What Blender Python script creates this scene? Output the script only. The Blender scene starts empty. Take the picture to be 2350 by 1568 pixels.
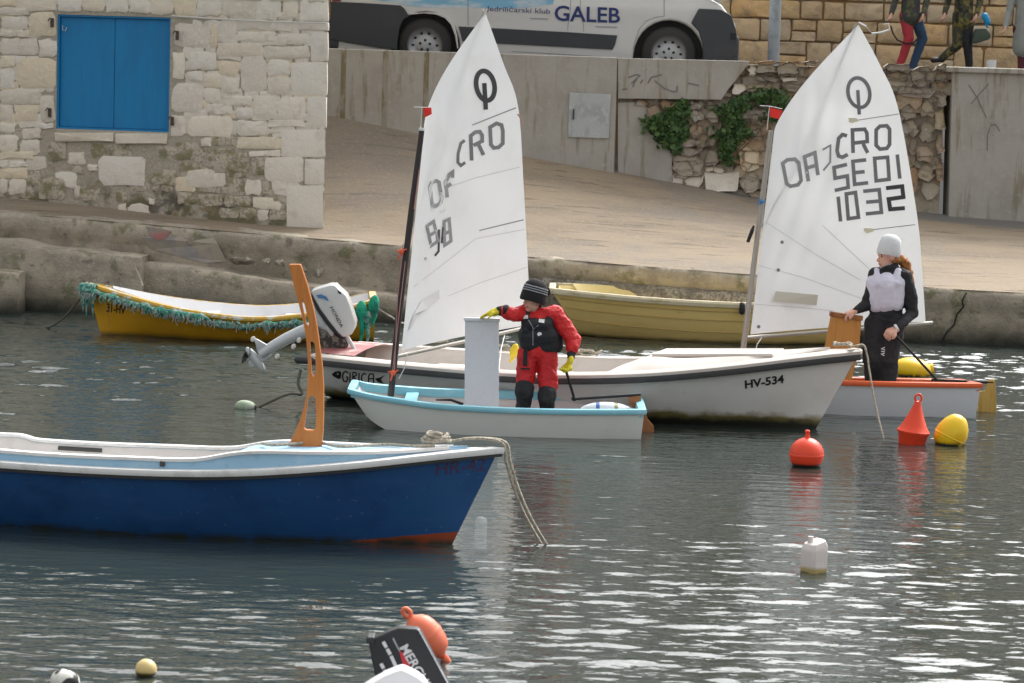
import bpy, bmesh, math, random
import numpy as np
from mathutils import Vector, Matrix, noise
from mathutils.bvhtree import BVHTree
from mathutils.geometry import tessellate_polygon

random.seed(7)
rng = np.random.default_rng(5)
SC = bpy.context.scene
COL = SC.collection
R = math.radians

# ------------------------------------------------------------------ camera
CAMH, FPX, HORIZ, ROLL = 3.1, 6600.0, 80.0, R(1.7)      # layout units: a 2350 x 1568 picture
PITCH = math.atan((784 - HORIZ) / FPX)
f_ = Vector((0, math.cos(PITCH), -math.sin(PITCH)))
r0 = Vector((1, 0, 0)); u0 = Vector((0, math.sin(PITCH), math.cos(PITCH)))
r_ = r0 * math.cos(ROLL) + u0 * math.sin(ROLL)
u_ = -r0 * math.sin(ROLL) + u0 * math.cos(ROLL)
CAM = Vector((0, 0, CAMH))
cd = bpy.data.cameras.new('camera')
cam = bpy.data.objects.new('camera', cd); COL.objects.link(cam)
cam.matrix_world = Matrix(((r_.x, u_.x, -f_.x, CAM.x), (r_.y, u_.y, -f_.y, CAM.y), (r_.z, u_.z, -f_.z, CAM.z), (0, 0, 0, 1)))
cd.sensor_width = 36; cd.lens = 36 * FPX / 2350; cd.clip_end = 2000; cd.clip_start = 0.5
cd.dof.use_dof = True; cd.dof.focus_distance = 22.6; cd.dof.aperture_fstop = 6.3
SC.camera = cam

# ------------------------------------------------------------------ sky, sun, exposure
SUN_EL, SUN_AZ = R(46), R(30)           # azimuth measured from +Y towards +X
w = bpy.data.worlds.new('World'); SC.world = w; w.use_nodes = True
nt = w.node_tree; nt.nodes.clear()
sky = nt.nodes.new('ShaderNodeTexSky'); sky.sky_type = 'NISHITA'; sky.sun_disc = False
sky.sun_elevation = SUN_EL; sky.sun_rotation = SUN_AZ; sky.dust_density = 6; sky.air_density = 1.0; sky.ozone_density = 1
hs = nt.nodes.new('ShaderNodeHueSaturation'); hs.inputs['Saturation'].default_value = 0.07
bg = nt.nodes.new('ShaderNodeBackground'); bg.inputs[1].default_value = 0.15
wo = nt.nodes.new('ShaderNodeOutputWorld')
nt.links.new(sky.outputs[0], hs.inputs['Color']); nt.links.new(hs.outputs[0], bg.inputs[0]); nt.links.new(bg.outputs[0], wo.inputs[0])
sd = bpy.data.lights.new('sun', 'SUN'); sd.energy = .65; sd.angle = R(30); sd.color = (1.0, 0.97, 0.93)
sun = bpy.data.objects.new('sun', sd); COL.objects.link(sun)
sv = Vector((math.sin(SUN_AZ) * math.cos(SUN_EL), math.cos(SUN_AZ) * math.cos(SUN_EL), math.sin(SUN_EL)))
sun.rotation_euler = sv.to_track_quat('Z', 'Y').to_euler(); sun.location = (8, 10, 20)
vs = SC.view_settings
vs.view_transform = 'Standard'; vs.look = 'None'; vs.gamma = 1.0; vs.exposure = 1.2; vs.use_curve_mapping = False

# ------------------------------------------------------------------ picture -> place helpers
def ray(x, y):
    return f_ + r_ * ((x - 1175) / FPX) - u_ * ((y - 784) / FPX)
def at(x, y, Y):                       # point of the place seen at (x, y) that stands Y metres off
    d = ray(x, y); return CAM + d * (Y / d.y)
def wz(x, y, z=0.0):                   # same, lying at height z
    d = ray(x, y); return CAM + d * ((z - CAMH) / d.z)
def Z(x0, y0, s):                      # converter for enlarged views of the 2560-wide photograph
    return lambda zx, zy: ((x0 + zx / s) * 0.91797, (y0 + zy / s) * 0.91797)

# ------------------------------------------------------------------ materials
MATS = {}
def mat(name, col, rough=0.6, layers=(), bump=None, metal=0.0, pal=None, rnd=0.0, spec=0.5, ior=1.45, coat=0.0, trans=0.0, alpha=None):
    m = bpy.data.materials.new(name); m.use_nodes = True
    n = m.node_tree.nodes; L = m.node_tree.links
    b = n['Principled BSDF']
    b.inputs['Roughness'].default_value = rough; b.inputs['Metallic'].default_value = metal
    b.inputs['IOR'].default_value = ior; b.inputs['Specular IOR Level'].default_value = spec
    b.inputs['Coat Weight'].default_value = coat
    tc = n.new('ShaderNodeTexCoord')
    def rgb(c):
        q = n.new('ShaderNodeRGB'); q.outputs[0].default_value = (*c, 1); return q.outputs[0]
    cur = rgb(col)
    if pal:
        oi = n.new('ShaderNodeObjectInfo'); rp = n.new('ShaderNodeValToRGB'); rp.color_ramp.interpolation = 'LINEAR'
        e = rp.color_ramp.elements
        while len(e) < len(pal): e.new(0.5)
        for i, c in enumerate(pal):
            e[i].position = i / (len(pal) - 1); e[i].color = (*c, 1)
        L.new(oi.outputs['Random'], rp.inputs[0]); cur = rp.outputs[0]
    def nz(s, st=(1, 1, 1), d=4, off=0.0):
        mp = n.new('ShaderNodeMapping'); mp.inputs['Scale'].default_value = st
        mp.inputs['Location'].default_value = (off, off * 0.7, off * 1.3)
        L.new(tc.outputs['Object'], mp.inputs[0])
        t = n.new('ShaderNodeTexNoise'); t.inputs['Scale'].default_value = s; t.inputs['Detail'].default_value = d
        t.inputs['Roughness'].default_value = 0.6
        L.new(mp.outputs[0], t.inputs['Vector']); return t.outputs['Fac']
    for i, l in enumerate(layers):
        fac = None
        if 's' in l:
            mr = n.new('ShaderNodeMapRange'); mr.interpolation_type = 'SMOOTHSTEP'
            mr.inputs[1].default_value = l.get('lo', 0.45); mr.inputs[2].default_value = l.get('hi', 0.6)
            mr.inputs[4].default_value = l.get('a', 1.0)
            L.new(nz(l['s'], l.get('st', (1, 1, 1)), l.get('d', 4), l.get('off', i * 3.1)), mr.inputs[0]); fac = mr.outputs[0]
        if 'dot' in l:                 # paint line: dot(p, v) between lo and hi (1 below)
            dp = n.new('ShaderNodeVectorMath'); dp.operation = 'DOT_PRODUCT'; dp.inputs[1].default_value = l['dot']
            L.new(tc.outputs['Object'], dp.inputs[0])
            src = dp.outputs['Value']
            if l.get('wob'):
                ad = n.new('ShaderNodeMath'); ad.operation = 'MULTIPLY_ADD'; ad.inputs[1].default_value = l['wob']
                L.new(nz(l.get('ws', 6), d=5, off=9), ad.inputs[0]); L.new(src, ad.inputs[2]); src = ad.outputs[0]
            mz = n.new('ShaderNodeMapRange'); mz.inputs[1].default_value = l['z'][0]; mz.inputs[2].default_value = l['z'][1]
            mz.inputs[3].default_value = 1; mz.inputs[4].default_value = 0
            L.new(src, mz.inputs[0])
            if fac is None: fac = mz.outputs[0]
            else:
                mm = n.new('ShaderNodeMath'); mm.operation = 'MULTIPLY'
                L.new(fac, mm.inputs[0]); L.new(mz.outputs[0], mm.inputs[1]); fac = mm.outputs[0]
        mx = n.new('ShaderNodeMix'); mx.data_type = 'RGBA'
        L.new(fac, mx.inputs[0]); L.new(cur, mx.inputs[6]); mx.inputs[7].default_value = (*l['c'], 1)
        cur = mx.outputs[2]
    if rnd:
        oi = n.new('ShaderNodeObjectInfo'); mr = n.new('ShaderNodeMapRange')
        mr.inputs[3].default_value = 1 - rnd; mr.inputs[4].default_value = 1 + rnd
        L.new(oi.outputs['Random'], mr.inputs[0])
        h = n.new('ShaderNodeHueSaturation'); L.new(mr.outputs[0], h.inputs['Value']); L.new(cur, h.inputs['Color']); cur = h.outputs[0]
    L.new(cur, b.inputs['Base Color'])
    if bump:
        prev = None
        for bb in bump:
            s, dist = bb[:2]; stv = bb[2] if len(bb) > 2 else (1, 1, 1)
            bp = n.new('ShaderNodeBump'); bp.inputs['Strength'].default_value = 1.0; bp.inputs['Distance'].default_value = dist
            L.new(nz(s, stv, d=5 if stv == (1, 1, 1) else 2), bp.inputs['Height'])
            if prev: L.new(prev, bp.inputs['Normal'])
            prev = bp.outputs[0]
        L.new(prev, b.inputs['Normal'])
    if trans:
        tr = n.new('ShaderNodeBsdfTranslucent'); L.new(cur, tr.inputs[0])
        ms = n.new('ShaderNodeMixShader'); ms.inputs[0].default_value = trans
        L.new(b.outputs[0], ms.inputs[1]); L.new(tr.outputs[0], ms.inputs[2]); L.new(ms.outputs[0], n['Material Output'].inputs[0])
    if alpha is not None: b.inputs['Alpha'].default_value = alpha
    MATS[name] = m
    return m

ZUP = (0, 0, 1)
mat('water', (0.028, 0.038, 0.034), 0.02, ior=1.50, bump=[(8, 0.0095, (.42, 1, 1)), (20, 0.0038, (.42, 1, 1))])
mat('limestone', (.6, .55, .48), 0.85, pal=[(.70, .63, .51), (.63, .565, .48), (.74, .69, .60), (.67, .60, .51), (.70, .59, .42), (.69, .64, .57), (.74, .67, .55)],
    layers=[dict(c=(.50, .44, .36), s=9, lo=.52, hi=.75, a=.5), dict(c=(.80, .77, .72), s=22, lo=.55, hi=.7, a=.5)], bump=[(18, .012), (70, .005)])
mat('quoin', (.74, .685, .60), 0.85, rnd=.06, layers=[dict(c=(.5, .45, .38), s=6, lo=.5, hi=.75, a=.45), dict(c=(.72, .7, .66), s=40, lo=.55, hi=.7, a=.5)], bump=[(25, .008), (90, .004)])
mat('mortar', (.43, .38, .305), 0.95, bump=[(20, .02), (75, .012)],
    layers=[dict(c=(.33, .29, .24), s=55, lo=.5, hi=.62, a=.75), dict(c=(.52, .48, .42), s=38, lo=.56, hi=.66, a=.7, off=5),
            dict(c=(.12, .115, .05), s=4, lo=.42, hi=.58, dot=ZUP, z=(.55, .80), wob=.25, off=14, a=.85),
            dict(c=(.10, .09, .075), s=2.2, lo=.60, hi=.66, dot=ZUP, z=(.7, .95), off=2, a=.8), dict(c=(.30, .22, .13), s=6, lo=.56, hi=.66, dot=ZUP, z=(.7, 1.0), off=21, a=.6)])
mat('mossy_stone', (.50, .44, .35), 0.95, bump=[(16, .02), (60, .01)], layers=[dict(c=(.25, .23, .13), s=7, lo=.46, hi=.62), dict(c=(.22, .2, .16), s=30, lo=.5, hi=.62, a=.7)])
mat('concrete', (.37, .35, .315), 0.9, bump=[(12, .006), (60, .003)],
    layers=[dict(c=(.30, .28, .245), s=2.2, lo=.42, hi=.7, a=.75), dict(c=(.20, .17, .11), s=3, st=(3.5, 1, .35), lo=.53, hi=.7, a=.75, off=8), dict(c=(.42, .40, .36), s=14, lo=.55, hi=.72, a=.5)])
mat('joint_stain', (.20, .165, .10), .95, layers=[dict(c=(.3, .27, .22), s=8, st=(1, 1, .4), lo=.45, hi=.6)])
mat('slipway', (.275, .218, .152), 0.92, bump=[(9, .01), (50, .004)],
    layers=[dict(c=(.20, .16, .12), s=1.5, st=(.5, 1.6, 1.6), lo=.42, hi=.66, a=.75), dict(c=(.10, .08, .06), s=3.4, st=(.34, 4, 4), lo=.57, hi=.68, a=.75, off=4), dict(c=(.19, .17, .15), s=.5, lo=.5, hi=.62, a=.5, off=17),
            dict(c=(.32, .26, .19), s=26, lo=.52, hi=.7, a=.6), dict(c=(.16, .15, .135), dot=(-.15, -1, 0), z=(-34.4, -34.25), wob=.12, ws=2)])
mat('asphalt', (.06, .058, .056), .9, bump=[(60, .004)])
mat('quay_concrete', (.42, .365, .285), 0.95, bump=[(10, .02), (48, .012)],
    layers=[dict(c=(.28, .245, .195), s=3, lo=.42, hi=.62, a=.85), dict(c=(.17, .17, .09), s=3.5, lo=.54, hi=.66, a=.8, off=7), dict(c=(.12, .11, .09), s=8, lo=.58, hi=.70, a=.6, off=12),
            dict(c=(.46, .43, .38), s=30, lo=.58, hi=.68, a=.7), dict(c=(.12, .11, .08), dot=ZUP, z=(.16, .44), wob=.28, ws=3), dict(c=(.03, .032, .025), dot=ZUP, z=(.10, .26), wob=.2, ws=5)])
mat('quay_pebble', (.40, .36, .29), 0.95, bump=[(30, .03), (80, .012)],
    layers=[dict(c=(.18, .155, .12), s=34, lo=.46, hi=.58, a=.9), dict(c=(.45, .42, .37), s=30, lo=.58, hi=.66, a=.8, off=6), dict(c=(.16, .14, .11), s=3, lo=.48, hi=.62, a=.7),
            dict(c=(.06, .06, .045), dot=ZUP, z=(.14, .34), wob=.25, ws=4)])
mat('graffiti_red', (.40, .18, .17), .9, layers=[dict(c=(.26, .235, .20), s=7, lo=.40, hi=.56)])
mat('graffiti_gray', (.28, .265, .26), .9, layers=[dict(c=(.36, .32, .26), s=5, st=(1.5, 1, .8), lo=.38, hi=.58)])
mat('graffiti_ink', (.17, .165, .16), .9)
mat('rubble', (.4, .35, .28), 0.92, pal=[(.40, .34, .26), (.32, .28, .22), (.44, .40, .34), (.44, .29, .17), (.30, .26, .21), (.48, .40, .28), (.36, .32, .27)],
    layers=[dict(c=(.16, .14, .11), s=9, lo=.52, hi=.68, a=.75), dict(c=(.5, .46, .4), s=25, lo=.55, hi=.68, a=.5)], bump=[(14, .02), (60, .006)])
mat('rubble_mortar', (.36, .31, .24), .95, bump=[(9, .03), (30, .015)], layers=[dict(c=(.20, .17, .13), s=3, lo=.45, hi=.62, a=.8), dict(c=(.42, .26, .15), s=1.8, lo=.52, hi=.64, a=.7, off=4), dict(c=(.46, .42, .35), s=7, lo=.58, hi=.68, a=.6, off=8)])
mat('ashlar', (.45, .36, .25), 0.9, pal=[(.58, .40, .20), (.50, .40, .28), (.62, .43, .21), (.50, .35, .19), (.56, .45, .31), (.64, .40, .17)],
    layers=[dict(c=(.33, .24, .16), s=7, lo=.48, hi=.68, a=.6), dict(c=(.55, .5, .42), s=20, lo=.56, hi=.7, a=.5)], bump=[(16, .014), (60, .005)])
mat('ashlar_joint', (.28, .16, .07), .95, layers=[dict(c=(.13, .11, .07), s=4, lo=.45, hi=.6)])
mat('blue_paint', (.004, .185, .42), .5, layers=[dict(c=(.006, .16, .36), s=2.5, st=(3, 1, .6), lo=.45, hi=.65, a=.6)], bump=[(30, .001)])
mat('dark_metal', (.05, .05, .05), .6)
mat('iron', (.06, .05, .045), .8, layers=[dict(c=(.16, .08, .04), s=30, lo=.5, hi=.65)])
mat('cabinet', (.40, .42, .42), .5, layers=[dict(c=(.28, .3, .31), s=6, st=(1, 1, .6), lo=.5, hi=.62, a=.6), dict(c=(.5, .52, .52), s=16, lo=.56, hi=.66, a=.5)])
mat('white_line', (.6, .58, .54), .6)
mat('lamp_gray', (.30, .33, .35), .45, layers=[dict(c=(.24, .26, .28), s=6, lo=.5, hi=.65)])
mat('glass_dark', (.02, .025, .03), .05)
mat('leaf', (.05, .11, .03), .55, pal=[(.05, .11, .03), (.05, .11, .03)], layers=[dict(c=(.10, .18, .05), s=9, lo=.48, hi=.6), dict(c=(.03, .065, .02), s=14, lo=.52, hi=.62)], trans=.15)
mat('bark', (.12, .09, .06), .9)
mat('backdrop_hill', (.20, .17, .145), .95, layers=[dict(c=(.07, .08, .05), s=.25, lo=.48, hi=.62), dict(c=(.36, .30, .25), s=.4, lo=.57, hi=.64, off=3)])
mat('roof_tile', (.30, .13, .07), .85, layers=[dict(c=(.2, .09, .05), s=8, lo=.45, hi=.6)])
# van
mat('van_white', (.62, .62, .60), .35, coat=.3, layers=[dict(c=(.45, .44, .41), s=3, lo=.5, hi=.75, a=.5, dot=ZUP, z=(.1, .7))])
mat('van_blue', (.20, .44, .62), .4, layers=[dict(c=(.55, .62, .66), s=2.2, st=(.8, 1, 3), lo=.45, hi=.62)])
mat('van_clad', (.042, .046, .052), .6, layers=[dict(c=(.05, .052, .056), s=4, lo=.5, hi=.65)])
mat('van_seam', (.18, .18, .18), .7)
mat('print_navy', (.018, .03, .14), .5)
mat('print_gray', (.30, .31, .34), .5)
mat('tyre', (.038, .037, .036), .85, bump=[(60, .003)])
mat('wheel_steel', (.42, .43, .44), .45, metal=.35)
mat('black', (.012, .012, .013), .6)
mat('tail_red', (.25, .03, .02), .3)
# boats
mat('hull_blue', (.016, .078, .225), .32, coat=.25, layers=[dict(c=(.010, .042, .14), s=2.2, lo=.45, hi=.7, a=.7), dict(c=(.10, .17, .28), s=24, lo=.665, hi=.71, a=.8), dict(c=(.03, .085, .22), s=3, st=(1, 1, 6), lo=.56, hi=.72, a=.6, off=6), dict(c=(.2, .27, .36), s=9, st=(.5, 1, 8), lo=.72, hi=.76, a=.7, off=11),
    dict(c=(.28, .055, .02), dot=(-.111, 0, 1), z=(-.332, -.328), wob=.01), dict(c=(.03, .035, .025), s=6, lo=.35, hi=.6, dot=ZUP, z=(.02, .06), wob=.03)], bump=[(3, .006)])
mat('rail_white', (.68, .68, .67), .5, layers=[dict(c=(.5, .49, .46), s=8, lo=.52, hi=.68, a=.6)])
mat('rail_black', (.045, .045, .046), .6, layers=[dict(c=(.055, .055, .055), s=5, lo=.5, hi=.7)])
mat('light_blue', (.30, .50, .66), .5, layers=[dict(c=(.40, .58, .70), s=6, lo=.5, hi=.68, a=.6), dict(c=(.24, .40, .52), s=14, lo=.58, hi=.68, a=.6, off=4)])
mat('white_inside', (.60, .58, .56), .55, layers=[dict(c=(.50, .47, .44), s=5, lo=.48, hi=.68, a=.6)])
mat('orange_wood', (.56, .20, .045), .5, layers=[dict(c=(.46, .15, .03), s=5, st=(6, 6, .5), lo=.45, hi=.65, a=.7), dict(c=(.50, .13, .04), s=3, lo=.62, hi=.7, a=.5, off=5)], bump=[(20, .001)])
mat('rope', (.42, .38, .31), .9, layers=[dict(c=(.25, .22, .17), s=60, lo=.45, hi=.6)])
mat('rope_dark', (.10, .10, .08), .9)
mat('hull_white', (.69, .685, .65), .4, coat=.15, layers=[dict(c=(.60, .58, .54), s=2.5, lo=.45, hi=.7, a=.6), dict(c=(.55, .44, .34), s=7, lo=.66, hi=.74, a=.5, off=4),
    dict(c=(.20, .17, .06), dot=ZUP, z=(.15, .20), wob=.13, ws=6), dict(c=(.025, .026, .018), dot=ZUP, z=(.09, .14), wob=.12, ws=5)])
mat('deck_beige', (.60, .55, .50), .6, layers=[dict(c=(.5, .45, .40), s=5, lo=.48, hi=.68, a=.6)])
mat('deck_red', (.32, .12, .12), .6, layers=[dict(c=(.52, .38, .35), s=6, lo=.5, hi=.65)])
mat('hull_yellow', (.62, .32, .014), .5, layers=[dict(c=(.52, .26, .012), s=3, lo=.45, hi=.7, a=.7), dict(c=(.15, .10, .03), dot=ZUP, z=(.02, .08), wob=.05)])
mat('yellow_trim', (.55, .33, .05), .6, layers=[dict(c=(.6, .58, .5), s=12, lo=.5, hi=.6)])
mat('boat_white', (.66, .66, .67), .5, layers=[dict(c=(.56, .55, .54), s=4, lo=.5, hi=.7, a=.5)])
mat('net', (.05, .30, .22), .9, layers=[dict(c=(.34, .42, .38), s=24, lo=.46, hi=.56, a=.9), dict(c=(.03, .16, .13), s=14, lo=.52, hi=.62, off=7)], bump=[(40, .02)])
mat('net_bright', (.02, .34, .20), .9, layers=[dict(c=(.015, .2, .15), s=10, lo=.5, hi=.62)], bump=[(30, .02)])
mat('net_gray', (.30, .34, .32), .9)
mat('hull_tan', (.84, .63, .24), .5, layers=[dict(c=(.74, .54, .19), s=3, st=(.6, 1, 2), lo=.45, hi=.68, a=.7), dict(c=(.10, .075, .03), dot=ZUP, z=(.02, .07), wob=.05)])
mat('strake_tan', (.40, .28, .09), .6)
mat('tan_inside', (.58, .47, .20), .55, layers=[dict(c=(.5, .39, .15), s=4, lo=.5, hi=.68, a=.6)])
mat('tan_rail', (.56, .50, .34), .55, layers=[dict(c=(.4, .32, .17), s=9, lo=.5, hi=.66, a=.7)])
mat('opti_hull', (.66, .68, .64), .35, coat=.25, layers=[dict(c=(.58, .60, .55), s=3, lo=.5, hi=.7, a=.5), dict(c=(.35, .33, .28), s=9, lo=.69, hi=.76, a=.7, off=3)])
mat('opti_blue', (.22, .52, .62), .4, layers=[dict(c=(.34, .62, .70), s=5, lo=.52, hi=.66, a=.6)])
mat('opti_hull_two', (.62, .65, .68), .35, coat=.25)
mat('opti_orange', (.68, .12, .035), .4, layers=[dict(c=(.75, .22, .12), s=5, lo=.55, hi=.66, a=.6)])
mat('mast_black', (.035, .028, .028), .5)
mat('mast_gray', (.36, .34, .30), .45, metal=.2)
mat('sail', (.80, .81, .81), .55, trans=.38, layers=[dict(c=(.75, .75, .73), s=2.5, lo=.45, hi=.7, a=.5)], bump=[(5, .006)])
mat('sail_print', (.05, .052, .056), .6)
mat('sail_print_gray', (.19, .19, .20), .6)
mat('sail_print_faint', (.27, .27, .28), .6)
mat('sail_print_pale', (.55, .55, .55), .6)
mat('sail_patch', (.50, .48, .40), .6)
mat('sail_seam', (.56, .56, .54), .6)
mat('batten', (.25, .25, .24), .6)
mat('sail_yellow', (.72, .70, .52), .6)
mat('flag_red', (.80, .03, .02), .6)
mat('cord_orange', (.72, .12, .05), .7)
mat('cord_pink', (.42, .22, .2), .8)
mat('cord_blue', (.05, .2, .45), .7)
mat('board_white', (.66, .67, .71), .45, layers=[dict(c=(.6, .61, .66), s=30, lo=.5, hi=.65, a=.5)])
mat('board_wood', (.50, .23, .055), .45, layers=[dict(c=(.40, .17, .035), s=4, st=(6, 6, .6), lo=.45, hi=.65, a=.7)])
mat('rudder_brown', (.30, .12, .04), .45, layers=[dict(c=(.2, .08, .03), s=6, lo=.5, hi=.62), dict(c=(.45, .25, .06), s=3, lo=.6, hi=.66, off=6)])
mat('rudder_yellow', (.50, .32, .08), .45, layers=[dict(c=(.4, .24, .05), s=5, st=(5, 5, .6), lo=.45, hi=.62)])
mat('bag_white', (.62, .68, .74), .45)
mat('bag_blue', (.04, .14, .42), .5)
mat('bag_olive', (.2, .2, .08), .5)
# motors and buoys
mat('motor_silver', (.58, .58, .57), .35, metal=.15, coat=.3, layers=[dict(c=(.48, .30, .28), s=5, lo=.62, hi=.72, a=.6)])
mat('motor_leg', (.50, .52, .53), .4, metal=.1, layers=[dict(c=(.42, .43, .44), s=9, lo=.52, hi=.66)])
mat('motor_grime', (.20, .18, .15), .7, metal=.2, layers=[dict(c=(.05, .045, .04), s=16, lo=.45, hi=.55), dict(c=(.25, .11, .05), s=12, lo=.58, hi=.66, off=4)])
mat('anode', (.75, .74, .68), .5)
mat('motor_black', (.016, .017, .020), .5)
mat('print_white', (.62, .62, .64), .5)
mat('print_red', (.48, .02, .03), .45)
mat('print_blue', (.06, .18, .38), .5)
mat('buoy_red', (.78, .06, .018), .42, layers=[dict(c=(.6, .05, .02), s=8, lo=.5, hi=.68, a=.5), dict(c=(.035, .02, .015), dot=ZUP, z=(.025, .04), wob=.015)])
mat('buoy_red_two', (.78, .06, .018), .45, layers=[dict(c=(.55, .03, .015), s=8, lo=.5, hi=.68, a=.5)])
mat('buoy_yellow', (.78, .50, .008), .42, layers=[dict(c=(.65, .36, .008), s=5, lo=.5, hi=.66, a=.6), dict(c=(.03, .03, .02), s=11, lo=.44, hi=.5, dot=ZUP, z=(.025, .05), wob=.03)])
mat('buoy_orange', (.74, .17, .085), .5, layers=[dict(c=(.62, .10, .04), s=5, lo=.5, hi=.7, a=.6)])
mat('buoy_cream', (.62, .47, .20), .35, layers=[dict(c=(.05, .04, .015), dot=ZUP, z=(.028, .04), wob=.02)])
mat('buoy_white', (.66, .66, .60), .35, layers=[dict(c=(.02, .022, .02), s=9, lo=.50, hi=.53, d=1)])
mat('jug_white', (.62, .56, .53), .4, layers=[dict(c=(.68, .63, .61), s=8, lo=.5, hi=.65), dict(c=(.40, .31, .12), dot=ZUP, z=(.035, .055), wob=.03)])
mat('float_green', (.30, .38, .26), .6, layers=[dict(c=(.45, .5, .4), s=14, lo=.5, hi=.62)])
mat('yellow_plastic', (.72, .55, .03), .5)
# people
mat('skin', (.62, .35, .26), .55, layers=[dict(c=(.58, .24, .18), s=14, lo=.5, hi=.7, a=.5)])
mat('eye_dark', (.03, .02, .02), .3)
mat('lip', (.42, .14, .12), .5)
mat('suit_red', (.60, .014, .016), .55, layers=[dict(c=(.45, .01, .012), s=9, lo=.5, hi=.66, a=.6)], bump=[(14, .022), (40, .007)])
mat('trouser_red', (.50, .012, .016), .6, layers=[dict(c=(.38, .01, .012), s=7, lo=.5, hi=.66, a=.6)], bump=[(11, .024), (36, .006)])
mat('fabric_black', (.014, .0145, .017), .75, bump=[(18, .01)])
mat('vest_black', (.016, .017, .021), .7, bump=[(16, .008)])
mat('label_white', (.7, .7, .7), .6)
mat('glove_yellow', (.66, .56, .02), .55, layers=[dict(c=(.5, .40, .015), s=18, lo=.5, hi=.62)])
mat('hat_black', (.014, .013, .013), .9, bump=[(70, .006)])
mat('hat_stripe', (.34, .35, .38), .9)
mat('hat_white', (.62, .63, .64), .9, bump=[(60, .005)])
mat('bib_lilac', (.64, .63, .73), .8, bump=[(14, .01)])
mat('hair_ginger', (.42, .18, .05), .7, layers=[dict(c=(.26, .09, .025), s=20, st=(4, 4, .6), lo=.45, hi=.6)])
mat('hair_brown', (.08, .045, .025), .7)
mat('coat_dark', (.045, .05, .04), .85, layers=[dict(c=(.10, .10, .05), s=10, lo=.5, hi=.6), dict(c=(.06, .03, .06), s=8, lo=.58, hi=.66, off=5)])
mat('leg_red', (.36, .03, .04), .8)
mat('leg_blue', (.025, .06, .12), .8)
mat('camo', (.05, .05, .03), .85, layers=[dict(c=(.16, .13, .03), s=12, lo=.5, hi=.58), dict(c=(.015, .015, .015), s=9, lo=.52, hi=.58, off=4)])
mat('coat_grey', (.26, .27, .25), .85)
mat('leg_maroon', (.09, .02, .03), .8)
mat('bag_green', (.055, .075, .055), .8)
mat('cyan', (.01, .25, .5), .5)
mat('bottle', (.75, .78, .78), .08, ior=1.2, alpha=.22)

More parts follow.
